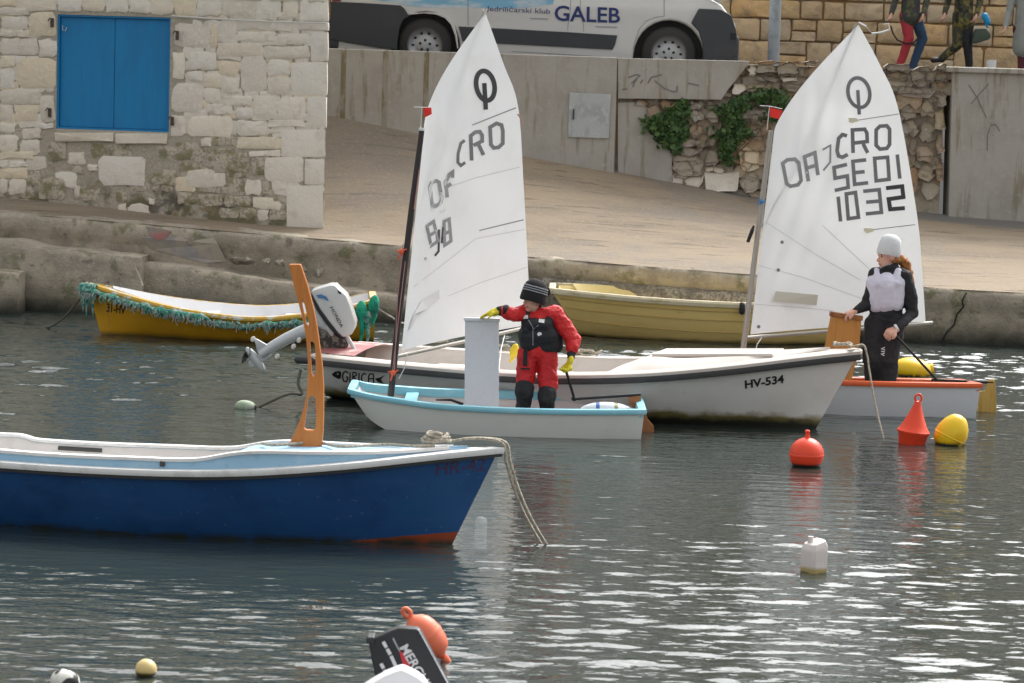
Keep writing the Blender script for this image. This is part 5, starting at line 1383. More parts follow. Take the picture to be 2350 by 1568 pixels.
# ---- first Optimist, boy's boat
def opti_one():
    xs = wz(1476, 1010).x
    root, st, x0, x1 = optimist('white sailing dinghy with light blue rim sailed by the child in red', xs, 2.30, 'opti_hull', 'opti_blue', .215, .295, 22.6, 'rudder_brown', None,
                                [(xs - .48, xs - .07, .02, .115)])
    Yc = 22.6
    # rudder and tiller
    P = [at(x, y, Yc) for x, y in ((1473, 905), (1452, 905), (1440, 945))]
    z6 = Z(860, 640, 2.7976)
    rp = [z6(1990, 985), z6(2075, 985), z6(2090, 1010), z6(2085, 1100), z6(2165, 1180), z6(2172, 1290), z6(2150, 1420), z6(2060, 1420), z6(2075, 1290), z6(2078, 1180), z6(2060, 1080), z6(2000, 1040)]
    rp = [(1471, 905), (1471, 930), (1482, 948), (1486, 962), (1500, 978), (1502, 1012), (1498, 1060), (1470, 1060), (1474, 1010), (1474, 965), (1470, 950), (1445, 930), (1440, 910)]
    rd = link('rudder', MB().prism([at(x, y, Yc - .01) for x, y in rp], [], Vector((0, .02, 0))), 'rudder_brown', root, bevel=.003, seg=1)
    link('tiller', MB().capsule(at(1468, 906, Yc), .013, at(1315, 916, Yc - .02), .012), 'black', root, smooth=60)
    ex_ = MB().capsule(at(1318, 915, Yc - .02), .011, at(1298, 848, Yc - .16), .011); link('tiller_extension', ex_, 'black', root, smooth=60)
    link('tiller_joint', MB().ellipsoid(at(1318, 915, Yc - .02), (.024, .024, .02), nu=10, nv=8), 'black', root, smooth=60)
    # mast
    f0, top = at(898, 903, Yc), at(968, 300, Yc)
    mast = link('mast', MB().tube([f0 - (top - f0) * .06, f0.lerp(top, .3) + Vector((-.012, 0, 0)), f0.lerp(top, .7) + Vector((-.008, 0, 0)), top], [.027, .026, .025, .021], 12), 'mast_black', root, smooth=60)
    link('mast_tip', MB().tube([top, top + Vector((0, 0, .02))], .026, 10), 'rail_white', mast)
    a = at(965, 298, Yc); b_ = at(968, 246, Yc)
    link('wind_vane', MB().tube([a, b_], .003, 5), 'rail_white', mast); link('wind_vane', MB().tube([at(950, 246, Yc), at(990, 247, Yc)], .003, 5), 'rail_white', mast)
    link('vane_flag', MB().prism([at(972, 247, Yc - .002), at(990, 247, Yc - .002), at(991, 262, Yc - .01), at(975, 270, Yc)], [], Vector((0, .004, 0))), 'flag_red', mast)
    # sail
    tack, thr = at(921, 806, Yc + .01), at(974, 300, Yc + .01)
    lee = [at(1219, 745, 24.25), at(1213, 640, 24.2), at(1202, 430, 24.0), at(1189, 245, 23.8), at(1155, 145, 23.6), at(1114, 30, 23.45)]
    mb, S, nn = sail_geo(tack, thr, lee, .15, seed=1)
    sl = link('sail', mb, 'sail', root, smooth=80, recalc=False)
    bv = mb.bvh()
    # boom, sprit, lacing
    link('boom', MB().capsule(at(912, 818, Yc), .016, at(1226, 748, 24.3), .016), 'mast_gray', root, smooth=60)
    link('sprit', MB().tube([at(945, 520, Yc + .05), S(.35, .75) + nn * .07, at(1112, 26, 23.45) + nn * .01], .011, 8), 'mast_gray', root, smooth=60)
    for (p, q) in (((1108, 20), (1112, 34)), ((1118, 20), (1113, 34))): link('peak_line', MB().tube([at(*p, 23.45), at(*q, 23.45)], .005, 5), 'rail_white', root)
    opt_logo(sl, 1114, 197, 21, 34, 11, .12, bv, 'sail_print')
    zs = Z(960, 0, 1.7425)
    G = lambda pts: [zs(*p) for p in pts]
    stroke_sail(sl, 'lettering', [G([(462, 555), (490, 538), (512, 545), (518, 570), (518, 625), (500, 642), (478, 645), (466, 630), (462, 555)]),
                                  G([(382, 700), (378, 592), (398, 576), (418, 574), (428, 590), (428, 615), (390, 634)]), G([(412, 630), (434, 676)])], 8.6, bv, 'sail_print_gray')
    stroke_sail(sl, 'lettering', [G([(352, 612), (335, 625), (323, 670), (322, 708), (335, 722), (354, 708)])], 7, bv, 'sail_print_gray')
    stroke_sail(sl, 'lettering', [G([(200, 815), (208, 795), (228, 788), (240, 795), (252, 865), (246, 885), (225, 898), (210, 890), (200, 815)]), G([(276, 860), (268, 795), (285, 760), (300, 748), (298, 775)]), G([(274, 815), (292, 800)])], 8.4, bv, 'sail_print_faint')
    stroke_sail(sl, 'lettering', [G([(188, 985), (216, 965), (236, 1050), (205, 1072), (188, 985)]), G([(196, 1028), (226, 1010)]), G([(262, 965), (284, 955), (292, 1050), (264, 1070), (262, 965)]), G([(266, 1018), (288, 1008)])], 7.4, bv, 'sail_print_faint')
    stroke_sail(sl, 'lettering', [G([(240, 1000), (238, 1095), (222, 1115)]), G([(258, 990), (252, 1060)])], 5, bv, 'sail_print')
    stroke_sail(sl, 'lettering', [G([(245, 925), (268, 912)])], 4, bv, 'sail_print_pale')
    link('grommet', poly_decal(G([(175, 1124), (185, 1122), (188, 1132), (178, 1136)]), bv, .006), 'sail_print_gray', sl)
    link('sail_patch', poly_decal(G([(108, 1440), (130, 1370), (165, 1310), (240, 1262), (242, 1300), (190, 1345), (150, 1370), (120, 1430)]), bv, .025), 'sail_print_pale', sl)
    stroke_sail(sl, 'batten', [G([(385, 545), (575, 470)]), G([(415, 1005), (608, 958)])], 2.4, bv, 'batten')
    stroke_sail(sl, 'seam', [G([(280, 815), (400, 775), (592, 728)]), G([(130, 1250), (400, 1040), (612, 1000)]), G([(280, 1290), (420, 1232), (622, 1165)])], 1.5, bv, 'sail_seam', .004)
    # rig cords
    link_pieces('lacing', merge(*[MB().tube([at(*p, Yc - .03), at(*q, Yc - .03)], .004, 5) for p, q in (((925, 560), (912, 690)), ((912, 690), (905, 850)), ((930, 600), (918, 700)), ((918, 700), (900, 860)), ((962, 390), (950, 480)))]), 'cord_pink', root)
    for (x, y) in ((921, 578), (902, 856)): link('lashing', MB().ellipsoid(at(x, y, Yc - .03), (.02, .02, .025)).tube([at(x - 12, y - 3, Yc - .04), at(x, y, Yc - .04), at(x + 12, y - 6, Yc - .04)], .006, 5).tube([at(x - 6, y + 18, Yc - .04), at(x, y, Yc - .04)], .007, 5), 'cord_orange', root)
    link('leech_ribbon', MB().tube([at(1188, 262, 23.8), at(1197, 275, 23.78), at(1202, 288, 23.76)], .006, 5), 'cord_pink', root)
    link_pieces('clew_line', merge(MB().tube([at(1160, 762, 24.0), at(1150, 800, 23.6), at(1144, 850, 22.9)], .005, 5), MB().tube([at(935, 812, Yc), at(928, 845, Yc), at(915, 870, Yc)], .004, 5)), 'rail_white', root)
    q = MB().capsule(at(1095, 975 - 40, Yc - .35), .012, at(1030, 915, Yc - .3), .01); link('sheet_block', MB().tube([at(1000, 918, Yc - .40), at(1035, 918, Yc - .40), at(1063, 928, Yc - .42)], [.006, .010, .013], 6), 'black', root, smooth=60)
    return st
opti_one()

# ---- second Optimist
def opti_two():
    Yc = 24.5; xs = at(2246, 900, 24.1).x
    root, st, x0, x1 = optimist('white sailing dinghy with orange rim sailed by the girl in black', xs, 2.35, 'opti_hull_two', 'opti_orange', .235, .31, Yc, 'rudder_yellow', None, [], heel=.085)
    rp = [(2268, 872), (2284, 872), (2287, 930), (2286, 1010), (2240, 1010), (2244, 960), (2244, 900), (2262, 896)]
    link('rudder', MB().prism([at(x, y, Yc - .01) for x, y in rp], [], Vector((0, .02, 0))), 'rudder_yellow', root, bevel=.003, seg=1)
    link('tiller', MB().capsule(at(2278, 878, Yc), .012, at(2140, 872, Yc), .012), 'black', root, smooth=60)
    link('tiller_extension', MB().capsule(at(2150, 872, Yc), .011, at(2052, 766, Yc - .20), .011), 'black', root, smooth=60)
    f0, top = at(1702, 830, Yc), at(1769, 300, Yc)
    f1 = f0 - (top - f0) * .12
    mast = link('mast', MB().tube([f1, f0.lerp(top, .4), top], [.025, .024, .02], 12), 'mast_gray', root, smooth=60)
    link('wind_vane', MB().tube([at(1760, 298, Yc), at(1766, 244, Yc)], .0035, 5), 'rail_white', mast)
    link('wind_vane', MB().tube([at(1744, 243, Yc), at(1766, 244, Yc), at(1795, 250, Yc)], .003, 5), 'rail_white', mast)
    link('vane_flag', MB().prism([at(1767, 247, Yc - .003), at(1796, 254, Yc - .01), at(1788, 274, Yc - .01), at(1767, 268, Yc - .003)], [], Vector((0, .004, 0))), 'flag_red', mast)
    tack, thr = at(1722, 768, Yc + .01), at(1777, 300, Yc + .01)
    lee = [at(2124, 738, 25.8), at(2116, 620, 25.75), at(2104, 490, 25.65), at(2062, 252, 25.45), at(2020, 150, 25.3), at(1970, 57, 25.2)]
    mb, S, nn = sail_geo(tack, thr, lee, .14, seed=4)
    sl = link('sail', mb, 'sail', root, smooth=80, recalc=False); bv = mb.bvh()
    link('boom', MB().capsule(at(1708, 776, Yc), .017, at(2138, 741, 25.85), .016), 'mast_gray', root, smooth=60)
    link('sprit', MB().tube([at(1748, 520, Yc + .05), S(.4, .75) + nn * .06, at(1968, 54, 25.2) + nn * .01], .011, 8), 'mast_gray', root, smooth=60)
    zt = Z(2080, 0, 4.896)
    link('peak_line', MB().tube([at(*zt(325, 275), 25.2), at(*zt(420, 325), 25.15)], .008, 5).tube([at(*zt(420, 325), 25.15), at(*zt(490, 412), 25.12)], .002, 4).tube([at(*zt(490, 412), 25.12), at(*zt(600, 400), 25.1), at(*zt(705, 365), 25.1)], .009, 5).tube([at(*zt(705, 365), 25.1), at(*zt(690, 285), 25.1), at(*zt(640, 300), 25.1)], .004, 5), 'rail_white', root)
    opt_logo(sl, 1971, 213, 25, 34, 8.5, .10, bv, 'sail_print_gray')
    zs = Z(1800, 0, 2.613)
    G = lambda pts: [zs(*p) for p in pts]
    stroke_sail(sl, 'lettering', [G([(830, 888), (800, 880), (775, 905), (765, 985), (775, 1020), (800, 1028), (835, 1010)]),
        G([(870, 1000), (865, 850), (945, 845), (960, 870), (962, 925), (878, 935)]), G([(935, 940), (965, 1000)]),
        G([(1020, 850), (1045, 825), (1090, 822), (1108, 845), (1108, 945), (1090, 970), (1045, 975), (1020, 950), (1020, 850)])], 8.6, bv, 'sail_print_gray')
    stroke_sail(sl, 'lettering', [G([(830, 1075), (745, 1095), (752, 1165), (832, 1150), (838, 1225), (750, 1245)]), G([(955, 1045), (868, 1055), (880, 1205), (968, 1195)]), G([(885, 1128), (945, 1122)]),
        G([(1010, 1035), (1095, 1028), (1105, 1172), (1020, 1182), (1010, 1035)]), G([(1158, 1010), (1175, 1168)])], 8.4, bv, 'sail_print_gray')
    stroke_sail(sl, 'lettering', [G([(772, 1285), (788, 1448)]), G([(825, 1268), (885, 1258), (905, 1420), (838, 1430), (825, 1268)]), G([(935, 1250), (1040, 1240), (1055, 1388), (952, 1398)]), G([(955, 1322), (1040, 1314)])], 8.4, bv, 'sail_print_gray')
    stroke_sail(sl, 'lettering', [G([(1085, 1230), (1190, 1218), (1198, 1288), (1102, 1302), (1112, 1368), (1208, 1360)])], 9.5, bv, 'sail_print')
    stroke_sail(sl, 'lettering', [G([(410, 1068), (440, 1045), (490, 1040), (515, 1065), (530, 1180), (510, 1208), (460, 1218), (435, 1200), (410, 1068)]), G([(578, 1185), (552, 1025), (620, 998), (640, 1145)]), G([(568, 1098), (630, 1080)])], 8.4, bv, 'sail_print_faint')
    stroke_sail(sl, 'lettering', [G([(670, 980), (722, 950), (720, 1060), (675, 1115)])], 4.5, bv, 'sail_print_faint')
    stroke_sail(sl, 'batten', [G([(840, 795), (1168, 745)]), G([(940, 1508), (1275, 1468)])], 1.8, bv, 'batten')
    for c in ((865, 785), (965, 1505)): link('batten_patch', poly_decal(G([(c[0] - 30, c[1] - 15), (c[0] + 30, c[1] - 12), (c[0] + 40, c[1] + 8), (c[0] - 10, c[1] + 22)]), bv, .02), 'sail_yellow', sl)
    z7 = Z(1700, 540, 2.613); G7 = lambda pts: [z7(*p) for p in pts]
    link('sail_window', poly_decal(G7([(625, 492), (902, 516), (892, 584), (608, 558)]), bv, .03), 'sail_patch', sl)
    for c in ((667, 172), (642, 354), (514, 724)): link('grommet', poly_decal([z7(c[0] + 12 * math.cos(a), c[1] + 12 * math.sin(a)) for a in np.linspace(0, 5.5, 8)], bv, .006), 'sail_print_gray', sl)
    stroke_sail(sl, 'seam', [G7([(500, 320), (800, 400), (1200, 545)]), G7([(470, 575), (800, 600), (1000, 620)]), G7([(560, 40), (900, 260), (1180, 420)]), G7([(930, 60), (1250, 360)])], 1.3, bv, 'sail_seam', .004)
    link('lashing', MB().tube([at(1738, 470, Yc - .03), at(1756, 462, Yc - .03)], .007, 5).ellipsoid(at(1746, 462, Yc - .03), (.015, .015, .02)), 'cord_blue', root)
    link('sprit_tackle', MB().tube([at(1716, 556, Yc - .03), at(1726, 530, Yc - .04), at(1730, 518, Yc - .03)], [.014, .017, .008], 6), 'black', root)
    link('boom_line', MB().tube([at(1748, 775, Yc + .1), at(1738, 790, Yc), at(1730, 818, Yc)], .005, 5), 'rail_white', root)
opti_two()

# ---- daggerboards held in the boats
def boards():
    Y1 = 22.56
    P = [at(x, y, Y1) for x, y in ((1067, 735), (1145, 733), (1145, 930), (1140, 985), (1067, 985), (1066, 930))]
    r = thing('daggerboard', 'upright white daggerboard under the yellow glove', 'daggerboard', at(1105, 985, Y1))
    link('blade', MB().prism(P, [], Vector((0, .018, 0))), 'board_white', r, bevel=.004)
    c = (at(1066, 736, Y1) + at(1146, 734, Y1)) / 2 + Vector((0, .009, .004))
    link('cap', MB().box(c, (.285, .05, .028), Matrix.Rotation(R(-.2), 3, 'Y')), 'board_white', r, bevel=.006)
    Y2 = 24.42
    P = [at(x, y, Y2) for x, y in ((1907, 722), (1977, 732), (1972, 800), (1950, 890), (1946, 930), (1862, 930), (1872, 890), (1892, 800))]
    r = thing('daggerboard', 'slanting brown wooden daggerboard held by the girl in black', 'daggerboard', at(1920, 930, Y2))
    link('blade', MB().prism(P, [], Vector((0, .018, 0))), 'board_wood', r, bevel=.003, seg=1)
    a, b = at(1904, 720, Y2), at(1980, 731, Y2); d = b - a
    link('cap', MB().box((a + b) / 2 + Vector((0, .009, 0)), (d.length, .05, .04), Matrix.Rotation(-math.atan2(d.z, d.x), 3, 'Y')), 'rudder_brown', r, bevel=.005)
boards()

# ================================================================== PEOPLE
def blob(name, prims, parent, voxel=.008, smooth_it=4, wrinkle=(0, 0), jig=0):
    """prims: ('c', a, ra, b, rb, mat) tapered capsules and ('e', c, (rx,ry,rz), rot, mat); merged to one continuous skin"""
    mb = MB()
    for p in prims:
        if p[0] == 'c': mb.capsule(p[1], p[2], p[3], p[4], 12)
        else: mb.ellipsoid(p[1], p[2], p[3])
    me = bpy.data.meshes.new('tmp'); me.from_pydata([tuple(v) for v in mb.v], [], mb.f)
    bm = bmesh.new(); bm.from_mesh(me); bmesh.ops.recalc_face_normals(bm, faces=bm.faces); bm.to_mesh(me); bm.free()
    ob = bpy.data.objects.new('tmp', me); COL.objects.link(ob)
    md = ob.modifiers.new('r', 'REMESH'); md.mode = 'VOXEL'; md.voxel_size = voxel; md.use_smooth_shade = True
    if smooth_it:
        sm = ob.modifiers.new('s', 'SMOOTH'); sm.iterations = smooth_it; sm.factor = .5
    dg = bpy.context.evaluated_depsgraph_get(); dg.update()
    out = bpy.data.meshes.new_from_object(ob.evaluated_get(dg))
    bpy.data.objects.remove(ob); bpy.data.meshes.remove(me)
    n = len(out.vertices); co = np.empty(n * 3, np.float32); out.vertices.foreach_get('co', co); co = co.reshape(-1, 3)
    nf = len(out.polygons); fc = np.empty(nf * 3, np.float32); out.polygons.foreach_get('center', fc); fc = fc.reshape(-1, 3)
    best = np.full(nf, 1e9); mi = np.zeros(nf, np.int32); names = []
    for p in prims:
        m = p[-1]
        if m not in names: names.append(m)
        if p[0] == 'c':
            a, b = np.array(p[1]), np.array(p[3]); d = b - a; t = np.clip(((fc - a) @ d) / max(d @ d, 1e-9), 0, 1)
            dist = np.linalg.norm(fc - (a + t[:, None] * d), axis=1) - (p[2] + (p[4] - p[2]) * t)
        else:
            q = fc - np.array(p[1])
            if p[3] is not None: q = q @ np.array(p[3])
            dist = (np.linalg.norm(q / np.array(p[2]), axis=1) - 1) * min(p[2])
        k = dist < best; best[k] = dist[k]; mi[k] = names.index(m)
    if wrinkle[0]:
        nr = np.empty(n * 3, np.float32); out.vertices.foreach_get('normal', nr); nr = nr.reshape(-1, 3)
        w_ = np.array([noise.noise(Vector(c) * wrinkle[1]) + .5 * noise.noise(Vector(c) * wrinkle[1] * 2.3) for c in co], np.float32)
        co = co + nr * (w_ * wrinkle[0])[:, None]
    org = np.array(P2(parent)); out.vertices.foreach_set('co', (co - org).astype(np.float32).ravel())
    out.materials.clear()
    for m in names: out.materials.append(MATS[m])
    out.polygons.foreach_set('material_index', mi); out.polygons.foreach_set('use_smooth', np.ones(nf, bool)); out.update()
    o = bpy.data.objects.new(name, out); COL.objects.link(o); o.parent = parent
    return o

def hand(prims, w, dirv, palm_n, m, size=1.0, curl=.5, spread=.25):
    """five bent fingers from the wrist point w along dirv; palm_n is the side the fingers curl to"""
    d = Vector(dirv).normalized(); n = (Vector(palm_n) - d * d.dot(Vector(palm_n))).normalized(); s = d.cross(n)
    L = .075 * size
    for k in (-1, 0, 1): prims.append(('c', w + s * .018 * k * size, .016 * size, w + d * L + s * .024 * k * size, .016 * size, m))
    for k, fl in zip((-1.5, -.5, .5, 1.5), (.058, .066, .062, .05)):
        b = w + d * L + s * .02 * k * size; dd = (d + s * spread * k * .25).normalized(); fl *= size
        p1 = b + (dd * math.cos(curl * .6) + n * math.sin(curl * .6)) * fl * .5
        p2 = p1 + (dd * math.cos(curl * 1.5) + n * math.sin(curl * 1.5)) * fl * .55
        prims.append(('c', b, .0105 * size, p1, .0095 * size, m)); prims.append(('c', p1, .0095 * size, p2, .008 * size, m))
    t0 = w + d * .025 * size + s * .026 * size; t1 = t0 + (d * .6 + s * .6 + n * .35).normalized() * .035 * size; t2 = t1 + (d * .8 + n * .5).normalized() * .03 * size
    prims.append(('c', t0, .014 * size, t1, .0115 * size, m)); prims.append(('c', t1, .0115 * size, t2, .009 * size, m))

def head(prims, c, look, h, skin='skin'):
    """head of height h centred at c; look: horizontal facing direction"""
    f = Vector(look).normalized(); s = Vector((f.y, -f.x, 0)).normalized(); u = s.cross(f).normalized()
    if u.z < 0: u = -u
    rot = Matrix((s, f, u)).transposed()
    k = h / .22
    prims += [('e', c + u * .02 * k - f * .008 * k, (.072 * k, .09 * k, .09 * k), rot, skin), ('e', c - u * .045 * k + f * .022 * k, (.052 * k, .062 * k, .066 * k), rot, skin),
              ('c', c - u * .005 * k + f * .082 * k, .009 * k, c - u * .03 * k + f * .098 * k, .0125 * k, skin), ('e', c - u * .088 * k + f * .06 * k, (.026 * k, .02 * k, .018 * k), rot, skin)]
    for q in (-1, 1):
        prims.append(('e', c + s * q * .073 * k - u * .01 * k - f * .01 * k, (.012 * k, .02 * k, .03 * k), rot, skin))
        prims.append(('e', c + s * q * .030 * k + f * .0755 * k + u * .004 * k, (.009 * k, .006 * k, .005 * k), rot, 'eye_dark'))
        prims.append(('e', c + s * q * .03 * k + f * .079 * k + u * .022 * k, (.014 * k, .006 * k, .004 * k), rot, 'hair_brown'))
    prims.append(('c', c - u * .062 * k + f * .0795 * k - s * .018 * k, .0075 * k, c - u * .062 * k + f * .0795 * k + s * .018 * k, .0075 * k, 'lip'))
    return rot

def boy():
    z4 = Z(1150, 660, 3.92); Y = 22.6
    A = lambda zx, zy, dy=0: at(*z4(zx, zy), Y + dy)
    root = thing('person', 'child in red sailing suit and black life vest with striped black hat', 'person', (A(740, 1420).x, Y, .03))
    pr = []
    hc = A(722, 335, -.03)
    look = Vector((-.82, -.55, -.12))
    head(pr, hc, look, .21)
    pr.append(('c', A(738, 400), .05, A(748, 520), .055, 'fabric_black'))
    # torso
    for q in (-1, 1): pr.append(('c', A(765 + 72 * q, 560, -.02), .072, A(765 + 66 * q, 830), .078, 'suit_red'))
    pr += [('c', A(650, 500, .02), .062, A(900, 500, -.03), .066, 'suit_red'), ('c', A(765, 560), .1, A(765, 850), .1, 'suit_red')]
    # hips and legs
    pr += [('c', A(668, 880), .082, A(850, 885), .082, 'trouser_red')]
    kR, kL = A(632, 1235, -.05), A(852, 1290, -.05)
    pr += [('c', A(655, 900), .084, A(640, 1130, -.03), .076, 'trouser_red'), ('c', A(855, 905), .084, A(860, 1180, -.03), .08, 'trouser_red'),
           ('c', A(640, 1130, -.03), .075, kR, .073, 'trouser_red'), ('c', A(860, 1180, -.03), .075, kL, .073, 'trouser_red')]
    for k_, c2 in ((kR, A(622, 1420, .02)), (kL, A(850, 1420, .03))):
        pr += [('c', k_ + Vector((0, -.012, .02)), .078, k_ + Vector((0, -.012, -.02)), .076, 'fabric_black')]
        f = Vector((c2.x, c2.y + .02, .06)); pr += [('c', k_ + Vector((0, 0, -.05)), .066, f, .05, 'fabric_black'), ('c', f + Vector((0, .03, -.01)), .038, f + Vector((-.03, -.12, -.02)), .033, 'fabric_black')]
    # arm reaching to the board (picture left)
    sh, el, wr = A(650, 470, .03), A(530, 500, -.10), A(400, 458, -.10)
    pr += [('c', sh, .068, el, .058, 'suit_red'), ('c', el, .058, A(432, 460, -.10), .047, 'suit_red'), ('c', A(440, 460, -.10), .051, wr, .04, 'fabric_black')]
    hand(pr, A(385, 465, -.10), A(110, 520, -.05) - A(385, 465, -.10), (0, 0, -1), 'glove_yellow', 1.12, .28, .3)
    pr.append(('c', A(395, 460, -.10), .03, A(330, 478, -.10), .03, 'glove_yellow'))
    # arm to the tiller (picture right)
    sh, el, wr = A(925, 490, -.02), A(1110, 740, -.03), A(1088, 900, -.10)
    pr += [('c', sh, .074, el, .064, 'suit_red'), ('c', el, .064, A(1098, 825, -.07), .055, 'suit_red'), ('c', A(1098, 825, -.07), .042, wr, .034, 'fabric_black')]
    hand(pr, A(1085, 930, -.12), A(1055, 1060, -.15) - A(1085, 930, -.12), (-1, -.35, -.1), 'glove_yellow', 1.12, 1.25, .1)
    blob('body', pr, root, .0075, 2, (.010, 15))
    # life vest
    v = []
    for q in (-1, 1): v.append(('c', A(772 + 88 * q, 650, -.025), .072, A(775 + 95 * q, 785, -.01), .072, 'vest_black'))
    v += [('c', A(690, 700, -.02), .10, A(850, 700, -.035), .102, 'vest_black'), ('c', A(690, 770, -.015), .09, A(870, 780, -.02), .09, 'vest_black')]
    for a_, b_ in ((640, 655), (880, 860)): v.append(('c', A(a_, 480, -.045), .036, A(b_, 640, -.075), .048, 'vest_black'))
    v += [('c', A(690, 590, -.085), .052, A(840, 600, -.085), .052, 'vest_black'), ('c', A(935, 700), .06, A(945, 810), .055, 'vest_black')]
    ve = blob('life_vest', v, root, .008, 3, (.004, 18))
    bv = BVHTree.FromPolygons([p.co + P2(root) for p in ve.data.vertices], [tuple(p.vertices) for p in ve.data.polygons])
    for pl in ([z4(620, 505), z4(665, 500), z4(668, 535), z4(622, 540)], [z4(775, 538), z4(832, 545), z4(825, 580), z4(770, 570)], [z4(755, 685), z4(775, 668), z4(800, 675), z4(800, 695), z4(765, 708)]):
        link('vest_label', poly_decal(pl, bv, .006), 'label_white', ve)
    link_pieces('zip', strokes_mesh([[z4(672, 550), z4(715, 625), z4(715, 800)], [z4(770, 600), z4(718, 640)]], 1.6, bv, .006, 8), 'print_gray', ve)
    link('strap', MB().box(A(640, 920, -.10), (.035, .012, .13)), 'fabric_black', root, bevel=.004)
    link('pocket_flap', MB().box(A(640, 1028, -.115), (.075, .012, .014)), 'fabric_black', root, bevel=.004)
    # hat
    f = Vector((look.x, look.y, 0)).normalized(); ax = (Vector((0, 0, 1)) - f * -.22 + Vector((.0, 0, 0))).normalized(); s = f.cross(ax).normalized(); f2 = ax.cross(s)
    rot = Matrix((s, f2, ax)).transposed()
    rot = Matrix.Rotation(R(14), 3, 'Y') @ Matrix.Rotation(R(-6), 3, 'X')
    c = A(716, 340, -.035); prof = [(.088, -.022), (.097, -.018), (.099, .018), (.096, .042)]
    hp = [(.0, .158), (.03, .156), (.062, .143), (.084, .115), (.094, .085), (.097, .05), (.1, .03), (.102, -.015), (.098, -.028), (.085, -.028)]
    m = MB().lathe(c, [(r * 1.03, z * 1.0) for r, z in hp], rot, 28).rough(.004, 22)
    hat = link('hat', m, 'hat_black', root, smooth=70)
    for zz in (.092, .074, .056):
        link('stripe', MB().lathe(c, [(.099 - (zz - .05) * .11, zz - .0045), (.1055 - (zz - .05) * .13, zz - .003), (.1055 - (zz - .05) * .13, zz + .003), (.099 - (zz - .05) * .11, zz + .0045)], rot, 28).rough(.003, 22), 'hat_stripe', hat, smooth=70)
    link('hat_tassel', MB().ellipsoid(A(858, 275, .02), (.028, .028, .035)).rough(.012, 30), 'hat_black', hat, smooth=70)
boy()

